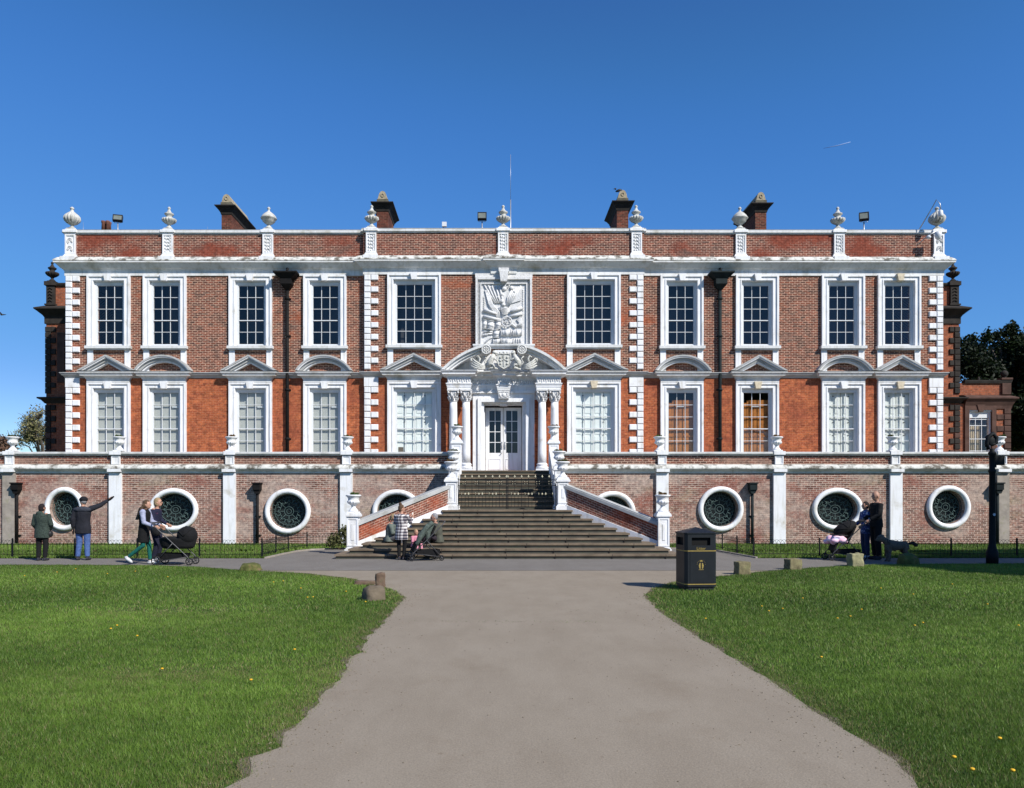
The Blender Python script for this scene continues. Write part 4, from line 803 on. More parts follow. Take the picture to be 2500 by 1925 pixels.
# ------------------------------------------------------------------ grass blades and dandelions
def inpoly(x, y, poly):
    P = np.array(poly); c = np.zeros(len(x), bool); x1, y1 = P[:, 0], P[:, 1]; x2, y2 = np.roll(x1, -1), np.roll(y1, -1)
    for a, b_, c_, d_ in zip(x1, y1, x2, y2):
        if b_ == d_: continue
        m = ((b_ > y) != (d_ > y)) & (x < (c_ - a) * (y - b_) / (d_ - b_) + a); c ^= m
    return c
def blades(name, zones, seed, hgt):
    g = np.random.default_rng(seed); XX = []; YY = []; WW_ = []; HH = []
    for poly, x0, x1, y0, y1, dens, wd, hm in zones:
        n = int((x1 - x0) * (y1 - y0) * dens); x = g.uniform(x0, x1, n); y = g.uniform(y0, y1, n)
        m = (x > -.78 * y - 2.0) & (x < .82 * y + 2.0)
        x, y = x[m], y[m]; m = inpoly(x + g.normal(0, .03, len(x)), y + g.normal(0, .03, len(y)), poly); x, y = x[m], y[m]
        XX.append(x); YY.append(y); WW_.append(np.full(len(x), wd)); HH.append(np.full(len(x), hm))
    x = np.concatenate(XX); y = np.concatenate(YY); wd = np.concatenate(WW_); hm = np.concatenate(HH); n = len(x)
    lump = .5 + .5 * np.sin(x * 1.9 + 2 * np.sin(y * 1.1)) * np.sin(y * 2.3 + 1.5 * np.sin(x * .8)); lump2 = .5 + .5 * np.sin(x * 7.1 + 3 * np.sin(y * 5.3)) * np.sin(y * 6.7 + 2 * np.sin(x * 4.9))
    ed = np.full(n, 9.0)
    for q in (Lb, Rb):
        for (ax, ay), (bx_, by_) in zip(q[:-1], q[1:]):
            L2 = (bx_ - ax) ** 2 + (by_ - ay) ** 2; tt = np.clip(((x - ax) * (bx_ - ax) + (y - ay) * (by_ - ay)) / L2, 0, 1); ed = np.minimum(ed, np.hypot(x - ax - tt * (bx_ - ax), y - ay - tt * (by_ - ay)))
    edge = np.clip(1 - ed / .45, 0, 1); bare = np.clip(1 - np.hypot((x + 2.9 - .6 * (y - 7.4)) / 1.3, (y - 7.4) / .55) + .25 * np.sin(x * 11 + y * 7), 0, 1) + np.clip(1 - np.hypot((x + 4.6) / 1.4, (y - 11.6) / .6) + .3 * np.sin(x * 9), 0, 1)
    h = hm * (.45 + .8 * g.random(n)) * (.75 + .35 * lump + .25 * lump2) * (1 - .35 * edge) * (1 - .5 * np.clip(bare, 0, 1)); a = g.uniform(0, 2 * PI, n); l = h * g.uniform(.2, 1.1, n); la = g.uniform(0, 2 * PI, n)
    w_ = wd * (.6 + .8 * g.random(n)); p0 = np.stack([x - np.cos(a) * w_, y - np.sin(a) * w_, np.full(n, -.006)], 1); p1 = np.stack([x + np.cos(a) * w_, y + np.sin(a) * w_, np.full(n, -.006)], 1)
    p2 = np.stack([x + np.cos(la) * l, y + np.sin(la) * l, h], 1); v = np.stack([p0, p1, p2], 1).reshape(-1, 3)
    me = bpy.data.meshes.new(name); me.vertices.add(n * 3); me.vertices.foreach_set('co', v.ravel()); me.loops.add(n * 3); me.loops.foreach_set('vertex_index', np.arange(n * 3)); me.polygons.add(n)
    me.polygons.foreach_set('loop_start', np.arange(n) * 3); me.polygons.foreach_set('loop_total', np.full(n, 3)); me.update()
    big = .5 + .5 * np.sin(x * .55 + 1.7 * np.sin(y * .37 + 1)) * np.sin(y * .8 + 1.3 * np.sin(x * .45))
    t = np.clip(.35 * g.random(n) + .3 * lump2 + .35 * big, 0, 1)[:, None]; dry = (g.random(n) < .06 + .08 * lump + .45 * edge + .4 * bare)[:, None]; tone = (.82 + .36 * big * (.5 + .5 * lump2))[:, None]
    c = np.array([.052, .110, .015]) * (1 - t) + np.array([.180, .285, .045]) * t; c = np.where(dry, np.array([.23, .21, .09]) * (.5 + .7 * g.random(n))[:, None], c) * tone
    c = np.repeat(c, 3, 0); ca = me.color_attributes.new('tint', 'FLOAT_COLOR', 'POINT'); ca.data.foreach_set('color', np.hstack([c, np.ones((len(c), 1))]).ravel())
    me.materials.append(GRASS); o = bpy.data.objects.new(name, me); COL.objects.link(o); return tag(o, None, None, None, 'stuff')
o = blades('grass', [(leftlawn, -8, -0.5, 3.4, 7.5, 13000, .0021, .026), (leftlawn, -12, -0.5, 7.5, 11.5, 4800, .0033, .029), (leftlawn, -18, -0.5, 11.5, 20.5, 1500, .0060, .034),
                     (rightlawn, 1.5, 9, 3.4, 7.5, 13000, .0021, .026), (rightlawn, 2, 13, 7.5, 11.5, 4800, .0033, .029), (rightlawn, 2, 20, 11.5, 20.9, 1500, .0060, .034)], 5, .05)
o['label'] = 'short green grass covering both lawns beside the path'; o['category'] = 'grass'
vl = [(-22, 22.0), (-6.35, 22.0), (-6.3, 23.5), (-6.2, 25.1), (-5.8, 25.9), (-5.0, 26.4), (-4.4, 26.6), (-4.4, 29.4), (-22, 29.4)]; vr = [(24, 22.15), (7.35, 22.15), (7.25, 23.5), (7.15, 25.2), (6.7, 26.3), (5.3, 26.7), (5.3, 29.4), (24, 29.4)]
o = blades('grass', [(vl, -22, -4, 22, 24, 900, .008, .07), (vr, 5, 24, 22, 24, 900, .008, .07), (vl, -22, -4, 24, 29.4, 330, .011, .06), (vr, 5, 24, 24, 29.4, 330, .011, .06)], 6, .06)
o['label'] = 'grass verge between the low hoop fence and the terrace wall'; o['category'] = 'grass'
cr = [(-1.15, 10.50), (1.4, 10.42), (1.4, 10.55), (-1.15, 10.62)]; cr2 = [(-1.6, 11.55), (1.9, 11.6), (1.9, 11.66), (-1.6, 11.62)]
o = blades('weeds', [(cr, -1.2, 1.5, 10.4, 10.65, 420, .004, .014), (cr2, -1.7, 2.0, 11.5, 11.7, 260, .004, .012)], 9, .02); o['label'] = 'sparse weeds sprouting along two joints across the path'; o['category'] = 'weeds'
b = MB(); g = random.Random(21)          # grit, crumbs of soil and dry leaf scraps lying on the path, thickest along its edges
for k in range(1100):
    t = g.random()
    if t < .62: q = g.choice(Lb[2:-3] if g.random() < .5 else Rb[2:-3]); sg = 1 if q in Lb else -1; x, y = q[0] + sg * abs(g.gauss(.02, .22)) + g.uniform(-.1, .1), q[1] + g.uniform(-.7, .7)
    else: y = 4.2 + 13.5 * g.random(); x = g.uniform(-.36, .5) * y
    r = g.uniform(.003, .007) * (1 + y / 14); a_ = g.uniform(0, 6.28); vs = [(x + r * math.cos(a_ + j * 2.1) * g.uniform(.7, 1.5), y + r * math.sin(a_ + j * 2.1), .003) for j in range(3)] + [(x, y, .003 + r * .7)]
    b.add(vs, [(0, 1, 3), (1, 2, 3), (2, 0, 3)])
o = b.build('path_litter', mat('grit_litter', (.22, .185, .14), .95, .7, 3, col2=(.11, .09, .06))); tag(o, 'fine grit and dry leaf scraps strewn over the path', 'litter', None, 'stuff')
M_DY = mat('dandelion_yellow', (.75, .42, .02), .6, .2, 30)
dm = None
dd = [(395, 1641), (612, 1669), (751, 1463), (765, 1462), (735, 1440), (668, 1425), (270, 1541), (285, 1533), (335, 1559), (720, 1593), (692, 1422), (845, 1448), (892, 1474), (1859, 1485), (1877, 1497), (1723, 1516), (2045, 1515), (2103, 1493), (2252, 1526), (2232, 1533), (2005, 1612), (2325, 1430), (2230, 1455), (2440, 1814), (2470, 1894), (2327, 1861), (2373, 1892), (2487, 1533), (1911, 1491),
      (140, 1400), (185, 1392), (262, 1404), (330, 1398), (60, 1409), (410, 1412), (1960, 1465), (2150, 1440), (2075, 1510), (2410, 1480)]
for i, (px, py) in enumerate(dd):
    x, y = G(px, py + 1); r = .016 if y < 9 else .02
    if i == 0:
        b = MB(); b.tube([(0, 0, 0), (0.004, 0, .032)], .002, 5); root = b.build('dandelion', mat('stem_green', (.06, .12, .03))); tag(root, 'small yellow dandelion flower dotted in the short grass of the lawns', 'flower', 'dandelions dotted over the lawns')
        b = MB(); b.lathe(0.004, 0, [(.004, .030), (.012, .036), (.015, .042), (.009, .047), (.002, .048)], 12); b.build('flower_head', M_DY, root); root.location = (x, y, -.004); dm = root
    else:
        c = copy_tree(dm); c.location = (x, y, -.004); c.rotation_euler.z = i

# ------------------------------------------------------------------ terrace wall
YT = 29.5; zc0, zc1 = 3.27, 3.41
tag(MB().box(-24, 25, YT + .3, 60, 2.2, ZT - .01).build('terrace_floor', STONE), kind='structure')
def ellipse_hole(b, cx, cz, rx, rz, hx, hz, yf, yb, n=40):
    """square panel (half hx, hz) with an elliptical opening and its reveal"""
    A = [2 * PI * k / n for k in range(n)]; E = [(cx + rx * math.cos(a), cz + rz * math.sin(a)) for a in A]; S = []
    for a in A: k = 1 / max(abs(math.cos(a)) / hx, abs(math.sin(a)) / hz); S.append((cx + k * math.cos(a), cz + k * math.sin(a)))
    for k in range(n):
        q = (k + 1) % n; b.add([(E[k][0], yf, E[k][1]), (E[q][0], yf, E[q][1]), (S[q][0], yf, S[q][1]), (S[k][0], yf, S[k][1])], [(0, 1, 2, 3)])
        b.add([(E[k][0], yf, E[k][1]), (E[q][0], yf, E[q][1]), (E[q][0], yb, E[q][1]), (E[k][0], yb, E[k][1])], [(0, 1, 2, 3)])
    for sx_, sz_ in ((1, 1), (1, -1), (-1, 1), (-1, -1)):      # corners of the square
        pts = [p for p in S if (p[0] - cx) * sx_ > 0 and (p[1] - cz) * sz_ > 0]
        a_ = [p for p in pts if abs(abs(p[0] - cx) - hx) < 1e-6]; c_ = [p for p in pts if abs(abs(p[1] - cz) - hz) < 1e-6]
        pa = max(a_, key=lambda p: abs(p[1] - cz)); pc = max(c_, key=lambda p: abs(p[0] - cx))
        if (pa[0] - pc[0]) ** 2 + (pa[1] - pc[1]) ** 2 > 1e-8: b.add([(pa[0], yf, pa[1]), (cx + sx_ * hx, yf, cz + sz_ * hz), (pc[0], yf, pc[1])], [(0, 1, 2)])
def terrace_wall(label, xa, xb, pil, stone_pil, oculi, pipes):
    t = empty('terrace_wall', ((xa + xb) / 2, YT, 0), label, 'wall')
    holes = [(cx - rx - .1, cx + rx + .1, cz - rz - .1, cz + rz + .1) for cx, cz, rx, rz in oculi]
    b = MB(); wall_holes(b, xa, xb, -.1, 2.90, YT, YT + .32, holes)
    for h, (cx, cz, rx, rz) in zip(holes, oculi): ellipse_hole(b, cx, cz, rx, rz, rx + .1, rz + .1, YT, YT + .32)
    b.build('wall', B_TW, t, recalc=False)
    b = MB(); b.box(xa, xb, YT + .02, YT + .28, 2.9, zc0); b.build('parapet', B_TP, t)
    pth = [(xa, YT), (xb, YT)]
    b = MB().sweep(pth, [(-.1, 2.62), (.03, 2.62), (.05, 2.68), (.12, 2.73), (.15, 2.76), (-.1, 2.765)]); b.build('band_moulding', CORN, t)
    b = MB().sweep(pth, [(-.1, 2.767), (.17, 2.767), (.18, 2.80), (.16, 2.86), (.06, 2.93), (-.02, 2.95)]); b.build('weathered_band', WHITE_D, t)
    b = MB().sweep(pth, [(-.33, zc0), (.04, zc0), (.06, 3.31), (.10, 3.33), (.10, 3.38), (.07, zc1 - .005), (-.33, zc1)]); b.build('coping', mat('coping_stone_paint', (.54, .55, .54), .8, .25, 5, .003, 30, patch=(.30, .30, .27), pscale=1.3, plo=.52, phi=.72), t)
    for px in pil + stone_pil:
        x = X(px, YT); m = WHITE if px in pil else STONE; b = MB(); b.box(x - .225, x + .225, YT - .11, YT + .02, -.05, 2.617); b.build('pilaster', m, t)
        b = MB(); b.box(x - .155, x + .155, YT - .05, YT + .3, 2.93, zc0 - .003); frame(b, x - .155, x + .155, 2.94, zc0 - .004, .04, YT - .075, YT - .048, True); b.box(x - .21, x + .21, YT - .13, YT + .34, zc0 + .03, zc1 + .02); b.box(x - .24, x + .24, YT - .22, YT - .01, 2.66, 2.77); b.build('pier', WHITE, t)
    for cx, cz, rx, rz in oculi:
        N = 48; b = MB(); P = []
        for k in range(N): a = 2 * PI * k / N; P.append((cx + (rx + .10) * math.cos(a), YT - .04, cz + (rz + .10) * math.sin(a)))
        b.tube(P, .098, 12, closed=True); rg = b.build('oculus_window', WHITE, t)
        b = MB(); yg = YT + .16; r1, r2 = rx * .97, rz * .97
        def el(k1, k2=None, n=40, r_=.010): k2 = k2 or k1; b.tube([(cx + r1 * k1 * math.cos(2 * PI * j / n), yg, cz + r2 * k2 * math.sin(2 * PI * j / n)) for j in range(n)], r_, 5, closed=True)
        el(1.0, n=36); el(.82); el(.27, n=20); el(.14, n=14)
        for k in range(8):
            a = 2 * PI * k / 8; c_, s_ = math.cos(a), math.sin(a); b.tube([(cx + r1 * .27 * c_, yg, cz + r2 * .27 * s_), (cx + r1 * .98 * c_, yg, cz + r2 * .98 * s_)], .009, 5)
            b.ell((cx + r1 * .62 * c_, yg, cz + r2 * .62 * s_), (.03, .015, .03), 6, 4)
            for q in (-1, 1):                                       # C scrolls in each sector
                am = a + q * PI / 16 * 1.0; pc = (cx + r1 * .60 * math.cos(a + q * .22), cz + r2 * .60 * math.sin(a + q * .22)); rr = .085 * rx / .55
                b.tube([(pc[0] + rr * (1 - .08 * j) * math.cos(a + q * (j * .62)), yg, pc[1] + rr * (1 - .08 * j) * math.sin(a + q * (j * .62))) for j in range(10)], .010, 5)
        for k in range(24):
            a = 2 * PI * (k + .5) / 24; b.tube([(cx + r1 * .82 * math.cos(a), yg, cz + r2 * .82 * math.sin(a)), (cx + r1 * math.cos(a), yg, cz + r2 * math.sin(a))], .008, 4)
        b.build('grille', GRILL, rg)
        b = MB(); b.box(cx - rx - .15, cx + rx + .15, YT + .325, YT + .33, cz - rz - .15, cz + rz + .15); b.build('unlit_cellar_backing', mat('cellar_dark', (.012, .016, .016), .4), rg)  # dark backing sheet, its colour stands in for the unlit cellar
    for px, m in pipes:
        x = X(px, YT); b = MB(); b.tube([(x, YT - .12, 0), (x, YT - .12, 2.0)], .055, 10); b.box(x - .10, x + .10, YT - .05, YT, 1.0, 1.05); b.box(x - .10, x + .10, YT - .05, YT, .3, .35); p = b.build('downpipe', m, t)
        b = MB(); b.box(x - .13, x + .13, YT - .30, YT - .001, 2.0, 2.22); b.box(x - .16, x + .16, YT - .33, YT - .001, 2.221, 2.27); b.prism([(x - .13, 1.999), (x + .13, 1.999), (x + .06, 1.86), (x - .06, 1.86)], YT - .25, YT - .02); b.build('hopper_head', m, p)
    return t
def oc(px, py, rx, ry): return (X(px, YT), Z(py, YT), (rx - 9.5) * YT / 1944, (ry - 9.5) * YT / 1944)
SX = 1.77
terrace_wall('weathered brick terrace wall with white pilasters and oval windows, left of the steps', -24, CX - SX - .1, [284, 562, 846.5], [25], [oc(159, 1243, 46, 50), oc(425, 1245, 57, 49), oc(703, 1249, 53, 52), oc(969, 1249, 57, 50)], [(46, PIPE), (631, PIPE)])
terrace_wall('weathered brick terrace wall with white pilasters and oval windows, right of the steps', CX + SX + .1, 25, [1616, 1901, 2185], [2445], [oc(1495, 1252, 53, 49), oc(1759, 1243.5, 52, 52), oc(2043, 1244, 59, 49), oc(2314, 1239, 50, 50)], [(1834, PIPEB), (2430, PIPEB)])

# ------------------------------------------------------------------ planter urns
def planter(x, y, z, label, i, s=1.0):
    u = empty('planter_urn', (x, y, z), label, 'urn', 'white stone urns with small plants'); b = MB()
    b.box(x - .17, x + .17, y - .17, y + .17, z, z + .045)
    pr = [(.15, .045), (.145, .07), (.11, .11), (.065, .16), (.055, .19), (.075, .205), (.06, .22), (.10, .25), (.155, .29), (.175, .33), (.172, .365), (.155, .375), (.16, .40), (.165, .44), (.19, .48), (.225, .505), (.23, .525), (.21, .54), (.17, .535), (.16, .50)]
    b.lathe(x, y, [(r * s, z + h * s) for r, h in pr], 48, (z + .24 * s, z + .36 * s, 12, .2)); b.build('bowl', WHITE, u)
    b = MB(); b.lathe(x, y, [(.165, z + .49), (.165, z + .515), (.08, z + .53), (.01, z + .535)], 12); b.build('soil', M_SO, u)
    g = random.Random(i); c1 = [(.03, .06, .015), (.07, .04, .02), (.04, .07, .02)][i % 3]; c2 = [(.10, .15, .04), (.22, .14, .05), (.12, .12, .04)][i % 3]
    lm = [(x + g.uniform(-.11, .11), y + g.uniform(-.1, .1), z + .55 + g.uniform(-.01, .03), .06, .06, .035 + .03 * g.random()) for _ in range(6)]
    leaves('plant', LEAF, lm, 420, .022, u, seed=i, col=(c1, c2)); return u

# ------------------------------------------------------------------ the staircase
st = empty('stone_staircase', (CX, 23.5, 0), 'wide flight of stone steps with splayed brick side walls and white pedestals', 'staircase')
def sbox(b, A, B, za, zb, t0, t1):      # slanted wall piece between plan points A and B; z ranges at both ends; thickness offsets
    d = Vector((B[0] - A[0], B[1] - A[1])).normalized(); n = Vector((-d.y, d.x)); vs = []
    for P, zz in ((A, za), (B, zb)):
        for t in (t0, t1):
            for z in zz: vs.append((P[0] + n.x * t, P[1] + n.y * t, z))
    return b.add(vs, [(0, 1, 3, 2), (4, 6, 7, 5), (0, 4, 5, 1), (2, 3, 7, 6), (1, 5, 7, 3), (0, 2, 6, 4)])
PLx, PLy = 4.57, 23.55
def wy(h): return PLy + (PLx - h) / (PLx - SX) * (25.3 - PLy)
for k in range(10):
    y0 = 21.75 + .35 * k; h = 4.78 - .311 * k; z1 = .131 * (k + 1); z0 = .131 * k - (.05 if k == 0 else 0)
    yb_ = max(y0 + .3, wy(min(h, PLx)) + .05) if k > 0 else 23.8
    pl = [(CX - h, y0), (CX + h, y0), (CX + h, yb_), (CX + 1.9, 25.2), (CX - 1.9, 25.2), (CX - h, yb_)]
    if k == 9: pl = [(CX - 2.05, y0), (CX + 2.05, y0), (CX + 2.05, 26.75), (CX - 2.05, 26.75)]
    b = MB(); b.use(STEPM); q = .035; b.vprism([(x + (q if x < CX else -q) * (1 if abs(x - CX) > 1.95 else 0), y + (q if y == y0 else 0)) for x, y in pl], z0 - .001, z1 - .05)
    b.use(NOSE); b.vprism([(x, y) for x, y in pl], z1 - .0495, z1)
    rj = random.Random(k); b.use(SOOT); xx = CX - h + rj.uniform(.6, 1.6)
    while xx < CX + h - .4: b.box(xx - .006, xx + .006, y0 - .002, y0 + .05, z0 + .01, z1 + .001); xx += rj.uniform(1.1, 2.0)
    b.build('step', STEPM, st)
for j in range(10):
    y0 = 26.72 + .27 * j; z1 = 1.31 + .14 * (j + 1); b = MB(); b.use(STEPM); b.box(CX - 1.62, CX + 1.62, y0 + .03, 29.9, z1 - .14 - .001, z1 - .042); b.use(NOSE); b.box(CX - 1.62, CX + 1.62, y0, 29.9, z1 - .0415, z1); b.build('step', STEPM, st)
b = MB(); b.box(CX - 1.75, CX + 1.75, 29.91, YC, 2.45, ZT); b.build('door_landing', NOSE, st)
def pedestal(x, y, z0, z1, w_=.33):
    h = w_ / 2; b = MB(); b.box(x - h, x + h, y - h, y + h, z0 + .12, z1 - .10); b.box(x - h - .06, x + h + .06, y - h - .06, y + h + .06, z0, z0 + .12); b.box(x - h - .03, x + h + .03, y - h - .03, y + h + .03, z0 + .121, z0 + .16)
    b.box(x - h - .02, x + h + .02, y - h - .02, y + h + .02, z1 - .13, z1 - .101); b.box(x - h - .055, x + h + .055, y - h - .055, y + h + .055, z1 - .10, z1 - .04); b.box(x - h - .035, x + h + .035, y - h - .035, y + h + .035, z1 - .0395, z1)
    frame(b, x - h, x + h, z0 + .20, z1 - .14, .045, y - h - .018, y - h, True); b.box(x - .04, x + .04, y - h - .014, y - h, z0 + .38, z1 - .32); return b.build('pedestal', WHITE, st)
for s in (-1, 1):
    A = (CX + s * (PLx - .05), PLy + .04); B = (CX + s * (SX + .10), 25.3); t0, t1 = (-.14, .14)
    b = MB(); sbox(b, A, B, (0, .86), (1.0, 2.0), t0, t1); w1 = b.build('side_wall', B_SL if s < 0 else B_SR, st)
    b = MB(); sbox(b, A, B, (.86, .95), (2.0, 2.09), t0 - .05, t1 + .05); sbox(b, A, B, (.951, .99), (2.091, 2.13), t0 - .02, t1 + .02); b.build('coping', CORNG, w1)  # duller coping, its shadow line included in the grey colour
    d = Vector((B[0] - A[0], B[1] - A[1])).normalized(); off = .145
    b = MB(); sbox(b, A, B, (0, .40), (.9, 1.50), t0 - .045, t1 + .045); b.build('plinth', WHITE, w1)
    pedestal(CX + s * PLx, PLy, .06, 1.235); pedestal(CX + s * SX, 25.3, 1.312, 2.30); pedestal(CX + s * SX, 26.75, 1.31, 2.72, .30); pedestal(CX + s * SX, 29.2, 2.2, 3.785, .34)
    b = MB(); b.box(*sorted((CX + s * 1.63, CX + s * 1.91)), 25.46, 29.4, .0, 1.31)
    sbox(b, (CX + s * SX, 25.45), (CX + s * SX, 26.6), (1.3, 1.95), (1.3, 2.15), -.13, .13); sbox(b, (CX + s * SX, 26.9), (CX + s * SX, 29.05), (1.3, 2.28), (1.3, 3.36), -.13, .13); sbox(b, (CX + s * SX, 29.3), (CX + s * SX, 29.5), (1.3, 3.36), (1.3, 3.40), -.13, .13); b.build('upper_side_wall', WHITE, st)
    b = MB(); sbox(b, (CX + s * SX, 25.45), (CX + s * SX, 26.6), (1.952, 2.03), (2.152, 2.24), -.17, .17); sbox(b, (CX + s * SX, 26.9), (CX + s * SX, 29.03), (2.282, 2.37), (3.362, 3.45), -.17, .17); b.build('coping', CORN, st)
side = {-1: 'left', 1: 'right'}
i = 0
for s in (-1, 1):
    for (sx_, y, z, t) in ((PLx, PLy, 1.235, 'white planter urn on the low outer pedestal at the foot of the steps, %s side'), (SX, 25.3, 2.30, 'lowest white urn of the three on the upper pedestals, %s of the gate'), (SX, 26.75, 2.72, 'half hidden middle white urn of the three on the upper pedestals, %s of the steps'), (SX, 29.2, 3.785, 'highest white planter urn, on the top pedestal before the columns %s of the door')):
        planter(CX + s * sx_, y, z, t % side[s], i); i += 1
tl = ['white planter urn on the terrace wall at the far left edge, against the sky', 'white planter urn on the terrace wall before the leftmost ground floor window', 'white planter urn on the terrace wall left of the third ground floor window', 'white planter urn on the terrace wall before the fourth ground floor window from the left',
      'white planter urn on the terrace wall left of the first brown shuttered window', 'white planter urn on the terrace wall right of the second brown shuttered window', 'white planter urn on the terrace wall before the last white curtained window on the right', 'white planter urn on the terrace wall behind the sign post at the right edge']
for px, t in zip((29, 290, 564, 848, 1611, 1897.5, 2181, 2442), tl): planter(X(px, YT), YT + .06, zc1 + .02, t, i); i += 1

# ------------------------------------------------------------------ iron gate across the landing
gt = empty('iron_gate', (CX, 25.2, 1.31), 'low black iron double gate with cream spear tips across the stair landing', 'gate')
def spear(b, x, y, z, h=.085):
    b.lathe(x, y, [(.004, z), (.012, z + .01), (.006, z + .02), (.016, z + h * .45), (.010, z + h * .75), (.001, z + h)], 6); b.cbox((x, y, z + h * .38), (.055, .012, .014))
for s in (-1, 1):
    b = MB(); x0, x1 = (CX - 1.56, CX - .01) if s < 0 else (CX + .01, CX + 1.56); y = 25.2; n = 14
    for z in (1.40, 1.62, 2.08, 2.26): b.box(x0, x1, y - .010, y + .010, z - .010, z + .010)
    b.box(x0, x0 + .028, y - .014, y + .014, 1.34, 2.32); b.box(x1 - .028, x1, y - .014, y + .014, 1.34, 2.32)
    tips = []
    for k in range(n + 1):
        x = x0 + .014 + (x1 - x0 - .028) * k / n
        if k % 2 == 0: b.box(x - .007, x + .007, y - .007, y + .007, 1.40, 2.33); tips.append((x, 2.33))
        else: b.box(x - .006, x + .006, y - .006, y + .006, 1.40, 1.78); tips.append((x, 1.78))
        if k % 4 == 1 or k % 4 == 2: tips.append((x, 1.78))
    for k in range(4):
        xx = x0 + .2 + (x1 - x0 - .4) * k / 3
        b.tube([(xx + .075 * math.cos(2 * PI * j / 14), y, 2.17 + .075 * math.sin(2 * PI * j / 14)) for j in range(14)], .008, 5, closed=True)
    lf = b.build('gate_leaf', IRON, gt); b = MB()
    for x, z in tips: spear(b, x, y, z)
    for k in range(4):
        xx = x0 + .2 + (x1 - x0 - .4) * k / 3
        for a in range(4): b.ell((xx + .055 * math.cos(PI / 4 + a * PI / 2), y - .012, 2.17 + .055 * math.sin(PI / 4 + a * PI / 2)), (.011, .008, .011), 6, 4)
    b.build('spear_tips', CREAM, lf)

# ------------------------------------------------------------------ low hoop fences
def hoop_fence(label, pts, sp):
    o = empty('hoop_fence', (pts[0][0], pts[0][1], 0), label, 'fence', 'low hoop top fences along the verge'); b = MB(); posts = []
    for (x0, y0), (x1, y1) in zip(pts[:-1], pts[1:]):
        L = math.hypot(x1 - x0, y1 - y0); dx, dy_ = (x1 - x0) / L, (y1 - y0) / L; pitch = .105; n = int(L / pitch)
        for z in (.10, .38): b.tube([(x0, y0, z), (x1, y1, z)], .009, 4, smooth=False)
        for k in range(n + 1):
            u = k * pitch
            if k + 2 <= n:
                P = [(x0 + dx * (u + pitch - pitch * math.cos(a)), y0 + dy_ * (u + pitch - pitch * math.cos(a)), .36 + .14 * math.sin(a)) for a in [PI * j / 8 for j in range(9)]]
                b.tube([(x0 + dx * u, y0 + dy_ * u, 0)] + P, .0045, 4, smooth=False)
        m = max(1, int(round(L / sp)))
        for k in range(m + 1): posts.append((x0 + dx * L * k / m, y0 + dy_ * L * k / m))
    b.build('railing', IRON, o); seen = []
    for x, y in posts:
        if any(abs(x - a) + abs(y - c) < .1 for a, c in seen): continue
        seen.append((x, y)); b = MB(); b.box(x - .018, x + .018, y - .018, y + .018, -.05, .53); b.ell((x, y, .535), (.024, .024, .02), 6, 4); b.build('post', IRON, o)
hoop_fence('low black hoop topped fence round the grass verge left of the steps', [(-17.0, 22.35), (-6.5, 22.35), (-6.6, 25.6), (-6.3, 26.9), (-4.95, 26.9)], 1.77)
hoop_fence('low black hoop topped fence round the grass verge right of the steps', [(18.5, 22.5), (7.35, 22.5), (7.35, 25.6), (7.0, 26.9), (5.7, 26.9)], 1.77)

# shrubs by the stair walls
def shrub(label, lumps, n, size, col, seed, loc):
    o = empty('shrub', loc, label, 'shrub'); b = MB(); g = random.Random(seed)
    for l in lumps: b.tube([loc, ((loc[0] + l[0]) / 2 + g.uniform(-.05, .05), (loc[1] + l[1]) / 2, (loc[2] + l[2]) / 2), (l[0], l[1], l[2])], [.012, .009, .004], 5)
    b.build('stems', mat('stem_brown', (.08, .05, .03)), o); leaves('foliage', LEAF, lumps, n, size, o, seed=seed, col=col, shell=.2)
shrub('dark leafy shrub growing behind the lower left pedestal of the steps', [(-5.1, 26.0, .35, .25, .2, .25), (-4.85, 26, .6, .22, .2, .22), (-5.3, 26, .25, .2, .2, .2), (-4.7, 26, .3, .25, .2, .25)], 1500, .045, ((.03, .045, .015), (.13, .13, .05)), 3, (-5.0, 26.0, 0))
shrub('straggly reddish green shrub climbing across the half hidden right oval window', [(4.7, 28.9, 1.1, .35, .15, .25), (5.1, 28.9, .85, .3, .15, .2), (4.35, 28.9, 1.35, .25, .12, .15), (5.4, 28.9, .6, .25, .15, .2)], 1100, .04, ((.05, .06, .02), (.16, .10, .05)), 4, (4.9, 28.9, 0))

# ------------------------------------------------------------------ things on the roof line
def floodlight(px, py0, py1, D, label, rz):
    x = X(px, D); z1 = Z(py0, D); z0 = Z(py1, D); o = empty('floodlight', (x, D, 12.9), label, 'floodlight', 'floodlights on the roof'); b = MB()
    b.tube([(x, D, 12.9), (x, D, z0 - .03)], .025, 8); b.tube([(x - .16, D, z0 + .1), (x - .16, D, z0 - .03), (x + .16, D, z0 - .03), (x + .16, D, z0 + .1)], .012, 6); b.build('pole', METAL, o)
    b = MB(); h = (z1 - z0) / 2; Rm = Matrix.Rotation(rz, 3, 'Z') @ Matrix.Rotation(R(-25), 3, 'X'); bb = MB().box(-.2, .2, -.06, .06, -h, h); frame(bb, -.2, .2, -h, h, .03, -.09, -.06, True)
    b.add([tuple(Rm @ Vector(v) + Vector((x, D, (z0 + z1) / 2))) for v in bb.v], bb.f); hd = b.build('lamp_housing', BLK, o)
    b = MB(); bb = MB().box(-.165, .165, -.07, -.062, -h + .035, h - .035); b.add([tuple(Rm @ Vector(v) + Vector((x, D, (z0 + z1) / 2))) for v in bb.v], bb.f); b.build('lens', LENS, hd)
floodlight(288, 526, 543, 34.9, 'black floodlight on a pole above the left end of the parapet', R(15))
floodlight(1177, 519.5, 540, 34.9, 'black floodlight on a pole left of the centre urn', R(0)); floodlight(2109, 519.5, 541, 34.9, 'black floodlight on a pole near the right end of the parapet', R(-20))
